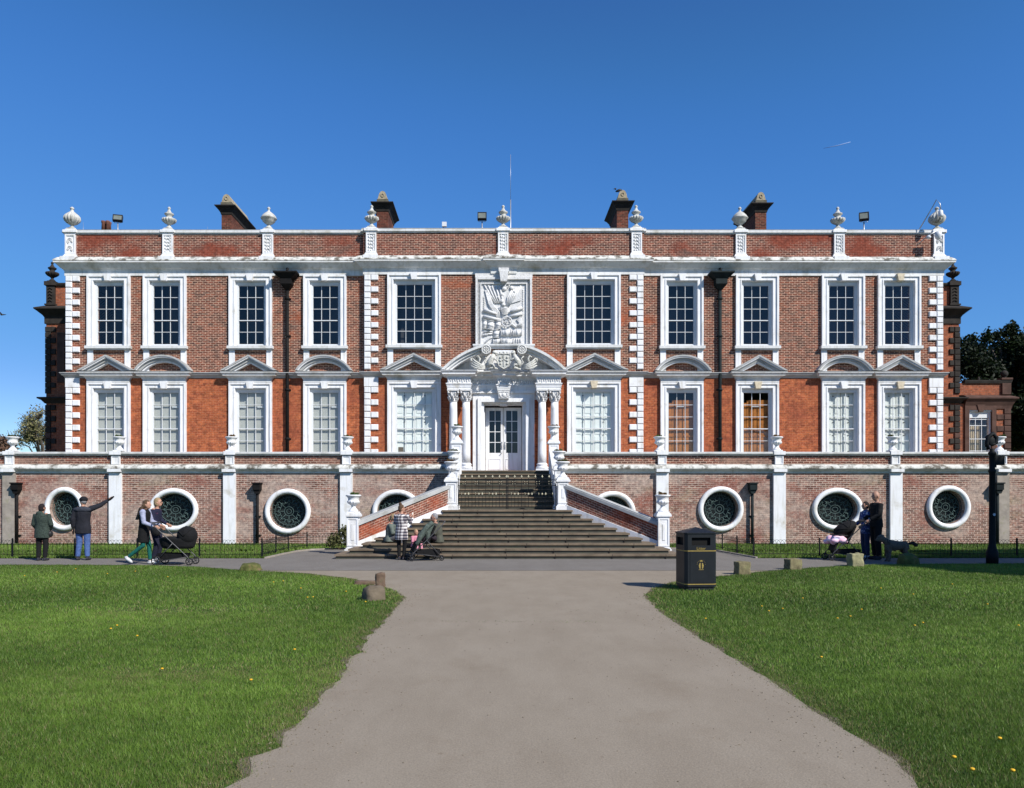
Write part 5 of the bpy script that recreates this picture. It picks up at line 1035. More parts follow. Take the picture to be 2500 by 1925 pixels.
x = X(1085, 35.5); b = MB(); b.tube([(x - .05, 35.5, 12.9), (x - .05, 35.5, 13.9)], .02, 8); o = b.build('roof_sensor', METAL); tag(o, 'small white sensor box on a short pole behind the centre parapet', 'sensor'); b = MB(); b.box(x - .1, x + .1, 35.4, 35.55, 13.8, 14.0); b.build('sensor_box', MUNT, o)
x = X(1246.6, 36); b = MB(); b.tube([(x, 36, 12.0), (x, 36, 15.2)], .022, 6); b.tube([(x, 36, 15.2), (x, 36, Z(378, 36))], .008, 6); tag(b.build('antenna', METAL), 'thin tall pole antenna rising behind the centre urn', 'antenna')
for px, D, h, lb_ in ((203.5, 35, .45, 'thin lightning rod above the parapet left of the floodlight'), (507, 36, .6, 'thin lightning rod above the parapet left of the leftmost chimney')):
    x = X(px, D); b = MB(); b.lathe(x, D, [(.05, 13.0), (.012, 13.06), (.007, 13.3), (.004, 13.2 + h + .2)], 6); tag(b.build('lightning_rod', METAL), lb_, 'rod')
x = X(2285, 33.9); o = empty('security_camera', (x, 33.95, 12.8), 'white dome security camera on a swan neck arm at the right parapet urn', 'camera'); b = MB()
b.tube([(x - .65, 34.0, 13.2), (x - .3, 33.7, 13.95), (x - .15, 33.6, 14.3), (x - .02, 33.55, 14.1), (x - .0, 33.55, 13.85)], .022, 6); b.tube([(x - .75, 34.1, 12.5), (x - .4, 33.8, 12.85), (x - .1, 33.7, 13.0)], .02, 6); b.build('arm', METAL, o)
b = MB(); b.lathe(x, 33.55, [(.03, 13.85), (.09, 13.8), (.10, 13.62), (.08, 13.55)], 14); b.build('camera_dome', MUNT, o); b = MB(); b.lathe(x - .05, 33.65, [(.04, 12.98), (.13, 12.95), (.14, 12.8), (.10, 12.68), (.03, 12.62)], 14); b.build('camera_dome', MUNT, o); b = MB(); b.ell((x - .37, 33.8, 12.78), (.10, .10, .08), 10, 6); b.build('camera_dome', MUNT, o)
for (px, py, D, lb_, sc_) in ((1510, 466, 38, 'small black crow perched on the chimney right of centre', 1.0), (4, 769, 30, 'tiny dark bird flying low in the sky at the left edge', .2)):
    x, z = X(px, D), Z(py, D); o = empty('bird', (x, D, z), lb_, 'bird'); b = MB()
    b.ell((x, D, z), (.16 * sc_, .06 * sc_, .06 * sc_), 10, 6, Matrix.Rotation(R(-20), 3, 'Y')); b.ell((x - .15 * sc_, D, z + .08 * sc_), (.05 * sc_, .04 * sc_, .045 * sc_), 8, 5); b.tube([(x - .18 * sc_, D, z + .08 * sc_), (x - .26 * sc_, D, z + .07 * sc_)], [.02 * sc_, .004], 5); b.tube([(x + .1 * sc_, D, z), (x + .25 * sc_, D, z - .05 * sc_)], [.03 * sc_, .02 * sc_], 5)
    if sc_ == 1: b.tube([(x, D, z), (x + .02, D, z - .12)], .008, 4)
    else: b.tube([(x, D, z), (x + .05, D - .2, z + .07)], [.04, .01], 4); b.tube([(x, D, z), (x + .05, D + .2, z + .05)], [.04, .01], 4)
    b.build('body', BLK, o)
b = MB(); D = 9000; b.tube([(X(2010, D), D, Z(363, D)), (X(2045, D), D, Z(356, D)), (X(2076, D), D, Z(347.5, D))], [1.5, 4.5, 4.0], 8)
o = b.build('contrail', mat('contrail_white', (.20, .30, .52), 1.0)); tag(o, 'short faint white aircraft trail high in the right sky', 'contrail')
# ------------------------------------------------------------------ litter bin
bn = empty('litter_bin', (3.66, 14.42, 0), 'black litter bin with pyramid lid and gold bands standing on the grass beside the path', 'bin', rz=R(5))
BINM = mat('bin_plastic', (.010, .012, .015), .45, .3, 6, spec=.3, patch=(.03, .033, .036), pscale=5, plo=.6, phi=.8); GOLD = mat('gold_paint', (.30, .22, .06), .5, .2, 30)
def oct_(hx, hy, c): return [(-hx + c, -hy), (hx - c, -hy), (hx, -hy + c), (hx, hy - c), (hx - c, hy), (-hx + c, hy), (-hx, hy - c), (-hx, -hy + c)]
def local(mb, name, m, par):     # local coordinates under a rotated root
    me = bpy.data.meshes.new(name); me.from_pydata(mb.v, [], mb.f)
    if mb.mats:
        for q in mb.mats: me.materials.append(q)
        me.polygons.foreach_set('material_index', mb.mi)
    else: me.materials.append(m)
    me.polygons.foreach_set('use_smooth', mb.sm); bm = bmesh.new(); bm.from_mesh(me); bmesh.ops.recalc_face_normals(bm, faces=bm.faces); bm.to_mesh(me); bm.free()
    o = bpy.data.objects.new(name, me); COL.objects.link(o); o.parent = par; return o
b = MB(); b.vprism(oct_(.29, .28, .05), .07, .78); b.vprism(oct_(.27, .26, .05), 0, .0695)
for px0, px1, py0, py1 in ((-.29, -.17, -.28, .28), (.17, .29, -.28, .28)): pass
b.vprism(oct_(.29, .28, .05), .975, 1.015)
for sx_ in (-1, 1):
    for sy_ in (-1, 1): b.vprism([(sx_ * .29, sy_ * .17), (sx_ * .29, sy_ * .23), (sx_ * .24, sy_ * .28), (sx_ * .17, sy_ * .28), (sx_ * .17, sy_ * .17)], .7805, .9745)
for sy_ in (-1, 1): y0, y1 = sorted((sy_ * .28, sy_ * .265)); b.box(-.17, .17, y0, y1, .7805, .805); b.box(-.17, .17, y0, y1, .945, .9745)
for sx_ in (-1, 1): x0, x1 = sorted((sx_ * .29, sx_ * .275)); b.box(x0, x1, -.17, .17, .7805, .805); b.box(x0, x1, -.17, .17, .945, .9745)
body = local(b, 'body', BINM, bn)
b = MB(); b.vprism(oct_(.24, .23, .03), .782, .97); local(b, 'liner', mat('liner_black', (.004, .004, .004), .9), bn)
b = MB(); e = oct_(.305, .295, .05); b.vprism(e, 1.0155, 1.03); n = 8; b.add([(x, y, 1.0305) for x, y in e] + [(0, 0, 1.125)], [(i, (i + 1) % n, n) for i in range(n)]); local(b, 'lid', BINM, bn)
b = MB(); b.vprism(oct_(.293, .283, .05), .700, .716); local(b, 'gold_band', GOLD, bn)
b = MB(); b.vprism(oct_(.293, .283, .05), .108, .124); local(b, 'gold_band', GOLD, bn)
b = MB(); b.box(-.20, .20, -.286, -.281, .14, .69); local(b, 'door_panel', BINM, bn)
def text(s, size, loc, m, par, name):
    cu = bpy.data.curves.new('t', 'FONT'); cu.body = s; cu.size = size; cu.align_x = 'CENTER'; cu.extrude = .0015; tmp = bpy.data.objects.new('t', cu); COL.objects.link(tmp)
    dg = bpy.context.evaluated_depsgraph_get(); me = bpy.data.meshes.new_from_object(tmp.evaluated_get(dg)); bpy.data.objects.remove(tmp); me.materials.clear(); me.materials.append(m)
    me.transform(Matrix.Translation(loc) @ Matrix.Rotation(R(90), 4, 'X')); o = bpy.data.objects.new(name, me); COL.objects.link(o); o.parent = par; return o
text('Litter', .075, (0, -.284, .727), GOLD, bn, 'lettering')
b = MB()                               # small gold crest: two facing shapes over a base with dots
for s in (-1, 1): b.prism([(s * .012, .50), (s * .03, .49), (s * .045, .45), (s * .035, .40), (s * .012, .39)], -.290, -.2865)
b.prism([(-.03, .52), (.03, .52), (.02, .535), (0, .55), (-.02, .535)], -.290, -.2865); b.box(-.045, .045, -.290, -.2865, .372, .380)
for a in range(9): an_ = PI * a / 8; b.ell((.075 * math.cos(an_), -.288, .47 + .075 * math.sin(an_)), (.005, .002, .005), 6, 4)
local(b, 'crest', GOLD, bn)

# ------------------------------------------------------------------ stones along the lawn edges
def rock(label, c, r, seed, m, boxy=.5, rz=0.0):
    bm = bmesh.new(); bmesh.ops.create_cube(bm, size=2); bmesh.ops.subdivide_edges(bm, edges=bm.edges, cuts=9, use_grid_fill=True)
    from mathutils import noise as N_
    Rz = Matrix.Rotation(rz, 3, 'Z')
    for v in bm.verts:
        p = v.co.copy(); s_ = p.normalized() * 1.2; q = p.lerp(s_, 1 - boxy); nn = N_.noise(p * 1.3 + Vector((seed * 3.1, 0, 0))) * .20 + N_.noise(p * 4 + Vector((seed, 5, 0))) * .07
        q += q.normalized() * nn; v.co = Rz @ Vector((q.x * r[0], q.y * r[1], q.z * r[2]))
    for f in bm.faces: f.smooth = True
    me = bpy.data.meshes.new('edging_stone'); bm.to_mesh(me); bm.free(); me.materials.append(m); o = bpy.data.objects.new('edging_stone', me); COL.objects.link(o); o.location = c
    return tag(o, label, 'stone', 'stones along the lawn edges')
RK = mat('brown_sandstone', (.15, .10, .07), .95, .45, 7, .02, 18, patch=(.10, .09, .05), pscale=6); RK2 = mat('buff_lichen_stone', (.19, .165, .09), .95, .45, 8, .02, 25, patch=(.13, .14, .06), pscale=7); RK3 = mat('mossy_rock', (.10, .11, .03), .95, .5, 9, .02, 25, patch=(.17, .11, .06), pscale=6)
def at(px, py): return G(px, py)
x, y = at(927.5, 1434); rock('upright squared brown stone post at the left lawn corner, behind the boulder', (x, y + .06, .10), (.088, .08, .155), 1, RK, .8, .2)
x, y = at(911, 1466); rock('pale brown pointed boulder at the left lawn corner', (x, y + .1, .04), (.165, .14, .17), 2, mat('grey_brown_boulder', (.15, .12, .085), .95, .4, 5, .02, 14), .35, .6)
x, y = at(893, 1428); rock('low flat brown stone lying at the left lawn edge behind the boulder', (x, y + .12, -.01), (.24, .12, .075), 3, RK, .6, .1)
x, y = at(609, 1394); rock('mossy green mound of stone at the edge of the left lawn, apart from the others', (x, y + .1, .0), (.215, .2, .155), 4, RK3, .2)
x, y = at(1815, 1404); rock('squared lichen covered stone beside the litter bin, nearest of the right hand stones', (x, y + .1, .12), (.145, .11, .16), 5, RK2, .8, .25)
x, y = at(1940, 1392); rock('squared ochre stone in the middle of the right hand lawn edge', (x, y + .1, .10), (.165, .12, .15), 6, RK2, .8, .3)
x, y = at(2093, 1384); rock('slanting pale stone at the lawn edge in front of the black pushchair', (x, y + .12, .12), (.155, .13, .19), 7, mat('pale_lichen_stone', (.30, .28, .16), .95, .4, 8, .02, 25), .75, .1)
x, y = at(2222, 1380); rock('rounded dark stone in the tree shade behind the dog', (x, y + .1, .05), (.20, .2, .22), 8, RK3, .2)
b = MB()
for k in range(12): pass

# ------------------------------------------------------------------ finger post
xp, yp = X(2422, 20.2), 20.2
fp = empty('finger_post', (xp, yp, 0), 'tall black cast iron sign post with scroll top in the tree shade', 'sign post')
b = MB(); b.lathe(xp, yp, [(.14, 0), (.14, .30), (.12, .34), (.105, .40), (.09, .46), (.08, .50), (.075, 1.0), (.068, 2.3), (.09, 2.33), (.09, 2.37), (.068, 2.40), (.07, 2.75), (.095, 2.78), (.095, 2.82), (.05, 2.86), (.065, 2.92)], 18); b.build('post', IRON, fp)
b = MB(); b.tube([(xp - .09, yp, 2.9), (xp - .14, yp, 3.05), (xp - .1, yp, 3.22), (xp + .02, yp, 3.30), (xp + .11, yp, 3.2), (xp + .10, yp, 3.06), (xp + .02, yp, 3.02), (xp - .02, yp, 3.1)], [.04, .05, .055, .055, .05, .045, .035, .02], 8); b.ell((xp, yp, 3.10), (.10, .03, .12), 12, 8); b.build('scroll_finial', IRON, fp)
b = MB(); b.box(xp + .07, xp + .30, yp - .03, yp + .03, 2.50, 2.74); b.box(xp + .06, xp + .09, yp - .04, yp + .04, 2.44, 2.80); b.build('sign_arm', IRON, fp)
b = MB(); b.tube([(xp, yp - .085, 1.25), (xp, yp - .092, 1.25)], .035, 14, smooth=False); b.build('round_sticker', mat('sticker_blue_white', (.45, .5, .6), .5), fp)

# ------------------------------------------------------------------ trees
def tree(label, base, h, lumps, n, size, col, seed, trunk_r=.3, shell=.35, bare=False, group=None):
    o = empty('tree', base, label, 'tree', group); g = random.Random(seed); b = MB(); bx, by, bz = base
    b.tube([(bx, by, -.2), (bx + .1, by, h * .25), (bx, by, h * .55), (bx + .1, by, h * .85)], [trunk_r, trunk_r * .8, trunk_r * .5, .05], 10)
    for l in lumps:
        z0 = max(.8, min(h * .7, l[2] - .5 * abs(l[0] - bx))); b.tube([(bx, by, z0 * .8), ((bx + l[0]) / 2, (by + l[1]) / 2, (z0 + l[2]) / 2 + .2), (l[0], l[1], l[2])], [trunk_r * .35, trunk_r * .2, .02], 6)
        if bare:
            for _ in range(26):
                a = g.uniform(0, 2 * PI); e = (l[0] + l[3] * 1.15 * math.cos(a) * g.random() ** .5, l[1] + l[4] * math.sin(a) * g.random(), l[2] + l[5] * g.uniform(-.6, 1.25)); b.tube([(l[0], l[1], l[2] - .5 * l[5]), ((l[0] + e[0]) / 2 + g.uniform(-.2, .2), l[1], (l[2] + e[2]) / 2), e], [.05, .03, .012], 4)
    b.build('trunk', mat('bark', (.10, .085, .07), .95, .4, 6), o); leaves('crown', LEAF, lumps, n, size, o, seed=seed, col=col, shell=shell); return o
g = random.Random(11); D = 47
lm = []
for k in range(80):
    px = g.uniform(2345, 2640); t = g.random(); top = 815 if px > 2380 else 850; py = g.uniform(top + 28, 1090); lm.append((X(px, D), D + g.uniform(-1.5, 2.5), Z(py, D), g.uniform(.7, 1.3), g.uniform(.8, 1.2), g.uniform(.6, 1.1)))
for px, py in ((2352, 842), (2372, 836), (2395, 850), (2410, 826), (2438, 822), (2462, 812), (2472, 806), (2492, 832), (2515, 815), (2545, 800), (2590, 808)): lm.append((X(px, D), D, Z(py, D), .38, .4, .55))
tree('large dark evergreen tree rising behind the annex at the right edge', (X(2480, D), D + 1, 0), 12, lm, 110000, .115, ((.003, .007, .003), (.020, .036, .010)), 5, .5, shell=.1)
D = 72; lm = []
for k in range(16): px = g.uniform(58, 112); py = 1105 - g.random() ** .7 * max(10, (px - 35) * 1.45); lm.append((X(px, D), D + g.uniform(-2, 2), Z(py, D), 1.0, 1.2, .9))
tree('half bare spring tree beyond the left end of the mansion', (X(105, D), D, 0), 8, lm, 4200, .10, ((.14, .13, .05), (.30, .28, .14)), 6, .3, shell=.2, bare=True)
lm = [(X(px, 60), 60, Z(py, 60), .55, .5, .45) for px, py in ((-10, 1085), (2, 1095), (14, 1098), (24, 1101), (8, 1078))]
tree('reddish bushy tree showing above the terrace wall at the far left edge', (X(2, 60), 60, 0), 4.6, lm, 1500, .12, ((.08, .05, .03), (.24, .14, .10)), 7, .15, shell=.2, bare=True)
lm = []
SH = (X(2500, 20) + 2.0, 20.6)         # where its shade falls
for k in range(110):
    row = k // 22; u = -4.9 + 15 * (k % 22) / 21 + g.uniform(-.4, .4); hgt = g.uniform(7.2, 9.0); lo = -.5 - 2.9 * max(0, min(1, (u + 5.0) / 2.0)); hi = .6 + 3.6 * max(0, min(1, (u + 3.6) / 2.6))
    vv = lo + (hi - lo) * row / 4 + g.uniform(-.35, .35); f = hgt / math.tan(SUN_EL); lm.append((SH[0] + u + f * math.sin(SUN_AZ), SH[1] + vv - f * math.cos(SUN_AZ), hgt, 1.0, .9, .6))
tree('broad leafy tree whose crown shades the path by the dog', (SH[0] + 10.0, SH[1] - 5.5, 0), 7.2, lm, 85000, .28, ((.02, .04, .01), (.08, .14, .03)), 8, .35, shell=.1)

# ------------------------------------------------------------------ people
def finish(mb, name, m, parent, vox, dec=.45, sm=3):
    me = bpy.data.meshes.new('tmp'); me.from_pydata(mb.v, [], mb.f); bm = bmesh.new(); bm.from_mesh(me); bmesh.ops.recalc_face_normals(bm, faces=bm.faces); bm.to_mesh(me); bm.free()
    o = bpy.data.objects.new('tmp', me); COL.objects.link(o); r = o.modifiers.new('r', 'REMESH'); r.mode = 'VOXEL'; r.voxel_size = vox; r.use_smooth_shade = True
    s = o.modifiers.new('s', 'SMOOTH'); s.iterations = sm; s.factor = .5; d = o.modifiers.new('d', 'DECIMATE'); d.ratio = dec
    dg = bpy.context.evaluated_depsgraph_get(); me2 = bpy.data.meshes.new_from_object(o.evaluated_get(dg)); bpy.data.objects.remove(o); me2.name = name
    me2.materials.clear(); me2.materials.append(m); me2.polygons.foreach_set('use_smooth', [True] * len(me2.polygons)); o = bpy.data.objects.new(name, me2); COL.objects.link(o); o.parent = parent; return o
def rings(mb, pts, seg=16):     # pts: (x,y,z,rx,ry)
    n = len(pts); vs = []; fs = []
    for x, y, z, rx, ry in pts:
        for k in range(seg): a = 2 * PI * k / seg; vs.append((x + rx * math.cos(a), y + ry * math.sin(a), z))
    for j in range(n - 1):
        for k in range(seg): fs.append((j * seg + k, j * seg + (k + 1) % seg, (j + 1) * seg + (k + 1) % seg, (j + 1) * seg + k))
    fs += [tuple(range(seg - 1, -1, -1)), tuple(range((n - 1) * seg, n * seg))]; mb.add(vs, fs, True)
def V(*a): return Vector(a)
BASE = dict(pelvis=(0, 0, .93), chest=(.0, 0, 1.25), neck=(-.01, 0, 1.42), head=(.015, 0, 1.575), hipL=(0, .09, .90), hipR=(0, -.09, .90), kneeL=(.015, .10, .49), kneeR=(.015, -.10, .49), ankL=(-.02, .10, .08), ankR=(-.02, -.10, .08),
            shL=(-.01, .175, 1.37), shR=(-.01, -.175, 1.37), elL=(-.03, .22, 1.10), elR=(-.03, -.22, 1.10), wrL=(.05, .21, .86), wrR=(.05, -.21, .86), toeL=(1, .1, 0), toeR=(1, -.1, 0), face=(1, 0, 0))
def person(label, loc, rz, H, J=None, girth=1.0, top=None, hem=.80, sleeves=None, legs=None, shoes=None, hair='short', hairm=None, skin=None, collar=False, hood=False, extra=None, child=False):
    s = H / 1.70; J = {k: Vector(v) for k, v in {**BASE, **(J or {})}.items()}; face = J.pop('face').normalized(); tl, tr = J.pop('toeL').normalized(), J.pop('toeR').normalized()
    o = empty('person', loc, label, 'person'); o.rotation_euler = (0, 0, rz); o.scale = (s, s, s)
    hs = 1.22 if child else 1.0
    skin = skin or mat('skin', (.42, .23, .16), .55, .1, 20); b = MB(); h = J['head']; Rf = Vector((1, 0, 0)).rotation_difference(face).to_matrix()
    def hp(x, y, z): return h + Rf @ (Vector((x, y, z)) * hs)
    b.ell(h, (.092 * hs, .076 * hs, .115 * hs), 18, 12); b.ell(hp(.025, 0, -.05), (.065 * hs, .055 * hs, .07 * hs), 14, 8, Rf); b.tube([hp(.088, 0, .02), hp(.108, 0, -.022), hp(.085, 0, -.03)], [.010, .016, .010], 6)
    for q in (-1, 1): b.ell(hp(-.005, q * .078, -.01), (.02, .012, .03), 8, 6, Rf)
    b.ell(hp(.082, 0, -.060), (.014, .026, .012), 8, 5, Rf)
    b.tube([J['neck'] - V(0, 0, .05), J['neck'] + V(0, 0, .03), h - V(0, 0, .06)], [.058, .052, .050], 10)
    P, C, N = J['pelvis'], J['chest'], J['neck']
    def torso(k, z0=None, kk=1.0):
        pts = [(P, .095, .15), (P.lerp(C, .4), .092, .135), (C, .108, .155), (C.lerp(N, .6), .098, .155), (C.lerp(N, .95), .07, .09)]
        return [(p.x, p.y, p.z, rx * k * girth, ry * k * (girth if i < 4 else 1)) for i, (p, rx, ry) in enumerate(pts)]
    rings(b, torso(.9))
    for S in 'LR':
        b.tube([J['sh' + S].lerp(N, .35), J['sh' + S], J['el' + S], J['wr' + S]], [.055, .05, .038, .026], 8); b.tube([P.lerp(J['hip' + S], .5), J['hip' + S], J['knee' + S], J['ank' + S]], [.08, .082, .055, .038], 8)
        d = (J['wr' + S] - J['el' + S]).normalized(); w0 = J['wr' + S]; side = V(0, 1 if S == 'L' else -1, 0); fw = side.cross(d); 
        if fw.length < .1: fw = V(1, 0, 0)
        fw.normalize(); nrm = d.cross(fw).normalized()
        b.tube([w0, w0 + d * .045, w0 + d * .085], [.026, .036, .034], 8, flat=.55)
        for f_ in range(4):
            ln = (.062, .072, .068, .052)[f_]; st_ = w0 + d * .075 + fw * (.030 - .020 * f_); k1 = st_ + d * ln * .55 - nrm * .004; b.tube([st_, k1, k1 + d * ln * .35 + nrm * .018 * (1 if S == 'L' else -1)], [.0095, .009, .007], 6)
        b.tube([w0 + d * .02 + fw * .025, w0 + d * .05 + fw * .048, w0 + d * .078 + fw * .052], [.011, .010, .008], 6)
    finish(b, 'body', skin, o, .0085 / s, .35, 1)
    b = MB()
    for q in (-1, 1): b.ell(hp(.084, q * .030, .012), (.008, .012, .007), 6, 4, Rf)
    local(b, 'eyes', mat('eye_dark', (.03, .02, .02), .3), o)
    # trousers
    b = MB(); rings(b, [(P.x, P.y, P.z + .10, .10 * girth, .145 * girth), (P.x, P.y, P.z, .108 * girth, .158 * girth), ((J['hipL'] + J['hipR']).x / 2, P.y, min(J['hipL'].z, P.z) - .05, .10 * girth, .15 * girth)])
    lr = legs[1] if legs else .0
    for S in 'LR': b.tube([P.lerp(J['hip' + S], .6), J['hip' + S].lerp(J['knee' + S], .1), J['knee' + S], J['ank' + S].lerp(J['knee' + S], .06)], [.09, .098 + lr * .5, .066 + lr, .050 + lr], 10)
    finish(b, 'trousers', legs[0], o, .014, .5)
    # shoes
    for S, t in (('L', tl), ('R', tr)):
        a = J['ank' + S]; Rt_ = Vector((1, 0, 0)).rotation_difference(t).to_matrix(); b = MB(); c = a + Rt_ @ V(.055, 0, -.035); b.ell(c, (.135, .047, .045), 12, 8, Rt_); b.ell(a + V(0, 0, -.01), (.055, .045, .05), 10, 6)
        b.use(shoes); local(b, 'shoe', shoes, o)
    # top garment
    b = MB(); k = 1.12; tp = torso(k); hz = hem
    rings(b, [(P.x, P.y, hz, .125 * girth, .175 * girth), (P.x, P.y, (hz + P.z) / 2 + .05, .12 * girth, .17 * girth)] + tp[1:] if hz < P.z + .02 else tp)
    slv = sleeves
    bs = b if slv is None else MB()
    for S in 'LR': bs.tube([J['sh' + S].lerp(C if slv is None else N, .25) + V(0, 0, .0 if slv is None else .012), J['sh' + S] + V(0, 0, .0 if slv is None else .012), J['el' + S], J['wr' + S].lerp(J['el' + S], .10)], [.08, .074 * (1 + .5 * (girth - 1)), .060 * (1 + .6 * (girth - 1)), .046], 10)
    if hood: b.ell(N + Rf @ V(-.07, 0, -.01), (.075, .115, .075), 12, 8)
    if collar: b.tube([N + V(.0, 0, -.02), N + V(0, 0, .03)], [.08, .072], 12)
    finish(b, 'jacket', top, o, .014, .5)
    if slv is not None: finish(bs, 'sleeves', slv, o, .013, .5)
    # hair
    if hair:
        b = MB(); 
        b.ell(hp(-.018, 0, .022), (.100 * hs, .086 * hs, .108 * hs), 16, 10, Rf)
        if hair == 'bald': b = None
        elif hair == 'bob': b.ell(hp(-.03, 0, -.03), (.085, .088, .10), 14, 8, Rf)
        elif hair == 'long':
            b.ell(hp(-.03, 0, -.03), (.08, .084, .10), 14, 8, Rf)
            for q in range(7): b.tube([hp(-.04, -.06 + .02 * q, 0), hp(-.12 - .015 * q, -.07 + .022 * q, -.12), hp(-.20 - .012 * q, -.04 + .02 * q, -.28), hp(-.22 - .02 * q, -.04 + .02 * q, -.40)], [.05, .045, .035, .012], 6)
        elif hair == 'bun': b.ell(hp(-.05, 0, .145), (.052, .05, .05), 12, 8); b.ell(hp(-.05, 0, -.03), (.07, .078, .08), 12, 8, Rf)
        elif hair == 'pony': b.ell(hp(-.05, 0, -.02), (.07, .078, .085), 12, 8, Rf); b.tube([hp(-.1, 0, .03), hp(-.15, 0, -.02), hp(-.15, 0, -.12)], [.035, .04, .015], 8)
        if b:
            # carve the face side away: keep hair behind the face plane
            hh = finish(b, 'hair', hairm, o, .010, .5, 2); me = hh.data; bm = bmesh.new(); bm.from_mesh(me)
            kill = [v for v in bm.verts if (v.co - h).dot(face) > .038 * hs and (v.co - h).z < .065 * hs]; bmesh.ops.delete(bm, geom=kill, context='VERTS'); bm.to_mesh(me); bm.free()
    if extra: extra(o, J, hp, Rf)
    return o
def fab(name, c, n=.3, sc=12, **k): return mat(name, c, .9, max(n, .35), sc, .03, 11, **k)
TR_BLK = fab('black_trousers', (.006, .006, .007)); JEAN = fab('blue_jeans', (.065, .12, .30), .2, 25); SH_W = fab('white_trainers', (.65, .65, .66), .2); SH_D = fab('dark_shoes', (.03, .03, .04)); HAIR_D = fab('dark_hair', (.018, .012, .012), .4, 60); HAIR_B = fab('brown_hair', (.10, .06, .035), .5, 60); HAIR_L = fab('blonde_hair', (.34, .24, .13), .45, 60); HAIR_G = fab('grey_hair', (.28, .28, .29), .6, 60)
# two elders looking at the house
def bagx(o, J, hp, Rf): b = MB(); b.ell((.06, -.22, .80), (.10, .06, .10), 10, 7); local(b, 'bag', BLK, o)
person('short stout person in a mottled dark green hooded jacket seen from behind', (X(103, 21.2), 21.2, 0), R(90), 1.52, dict(elL=(-.01, .25, 1.08), elR=(.02, -.26, 1.08), wrR=(.14, -.18, .92), wrL=(.12, .20, .9), face=(.9, -.45, 0)), girth=1.28, top=fab('mottled_green_jacket', (.040, .058, .048), .6, 30), hem=.68, legs=(TR_BLK, .012), shoes=SH_D, hair='bob', hairm=HAIR_D, hood=True, extra=bagx)
def capx(o, J, hp, Rf):
    b = MB(); b.ell(hp(-.02, 0, .055), (.118, .108, .085), 16, 10, Rf); b.ell(hp(.11, 0, .055), (.08, .075, .014), 12, 6, Rf); local(b, 'flat_cap', fab('navy_cap', (.008, .008, .012)), o)
    for S in 'LR':
        b = MB(); d = (J['wr' + S] - J['el' + S]).normalized(); w0 = J['wr' + S]; b.tube([w0 - d * .04, w0 + d * .05, w0 + d * .10, w0 + d * .17], [.036, .046, .040, .018], 8, flat=.7); local(b, 'glove', fab('black_glove', (.010, .010, .012)), o)
    b = MB(); sh = J['shL'].lerp(J['shR'], .5); b.ell(sh + V(-.045, 0, -.015), (.115, .235, .085), 14, 8); local(b, 'jacket_yoke', fab('slate_yoke', (.035, .04, .055), .2, 20), o)
person('person in a dark jacket, flat cap and blue jeans pointing up at the house', (X(203, 21.35), 21.35, 0), R(95), 1.70, dict(elR=(.10, -.39, 1.47), wrR=(.20, -.58, 1.62), shR=(.0, -.19, 1.38), elL=(-.05, .25, 1.10), wrL=(.0, .26, .86), hipL=(0, .10, .9), hipR=(0, -.10, .9), ankL=(-.02, .13, .08), ankR=(-.02, -.12, .08), face=(.75, .6, -.1)), girth=1.2, top=fab('charcoal_navy_jacket', (.014, .015, .022), .3, 10), hem=.72, legs=(JEAN, .014), shoes=SH_D, hair='short', hairm=HAIR_G, collar=True, extra=capx)
# two women walking with a pram
person('long haired person in a black padded gilet and green leggings pushing the pram', (X(351, 19.9), 19.9, 0), 0, 1.63, dict(pelvis=(0, 0, .92), chest=(.03, 0, 1.25), neck=(.05, 0, 1.42), head=(.09, 0, 1.57), hipL=(0, .09, .9), hipR=(0, -.09, .9), kneeL=(.10, .09, .50), ankL=(.13, .09, .09), kneeR=(.02, -.09, .50), ankR=(-.37, -.10, .20), toeR=(.8, -.05, -.6), shL=(.04, .17, 1.36), shR=(.04, -.17, 1.36), elL=(.12, .22, 1.12), wrL=(.38, .18, 1.02), elR=(.10, -.22, 1.10), wrR=(.37, -.19, 1.0)), girth=1.12, top=fab('black_gilet', (.005, .005, .006)), sleeves=fab('lilac_sweater', (.33, .35, .48), .12), hem=.58, legs=(fab('green_leggings', (.006, .11, .09), .15), -.004), shoes=SH_W, hair='long', hairm=HAIR_B, collar=True)
def shades(o, J, hp, Rf): b = MB(); b.ell(hp(.088, 0, .012), (.012, .06, .018), 10, 6, Rf); local(b, 'sunglasses', BLK, o); b = MB(); b.ell((.12, -.20, .86), (.13, .07, .16), 10, 8); local(b, 'handbag', BLK, o)
person('blonde person in a navy sweater and sunglasses walking behind the pram, on its far side', (X(379, 20.6), 20.6, 0), 0, 1.68, dict(chest=(.03, 0, 1.25), neck=(.05, 0, 1.42), head=(.08, 0, 1.575), kneeL=(.12, .09, .5), ankL=(.02, .10, .10), kneeR=(.08, -.09, .49), ankR=(-.02, -.10, .08), elR=(.06, -.22, 1.10), wrR=(.22, -.18, .95), elL=(.06, .22, 1.1), wrL=(.25, .18, 1.0)), girth=1.1, top=fab('navy_sweater', (.012, .013, .035), .3, 10, patch=(.10, .03, .07), pscale=9, plo=.62, phi=.7), hem=.84, legs=(fab('dark_navy_trousers', (.012, .013, .03)), .005), shoes=SH_W, hair='bob', hairm=HAIR_L, extra=shades)
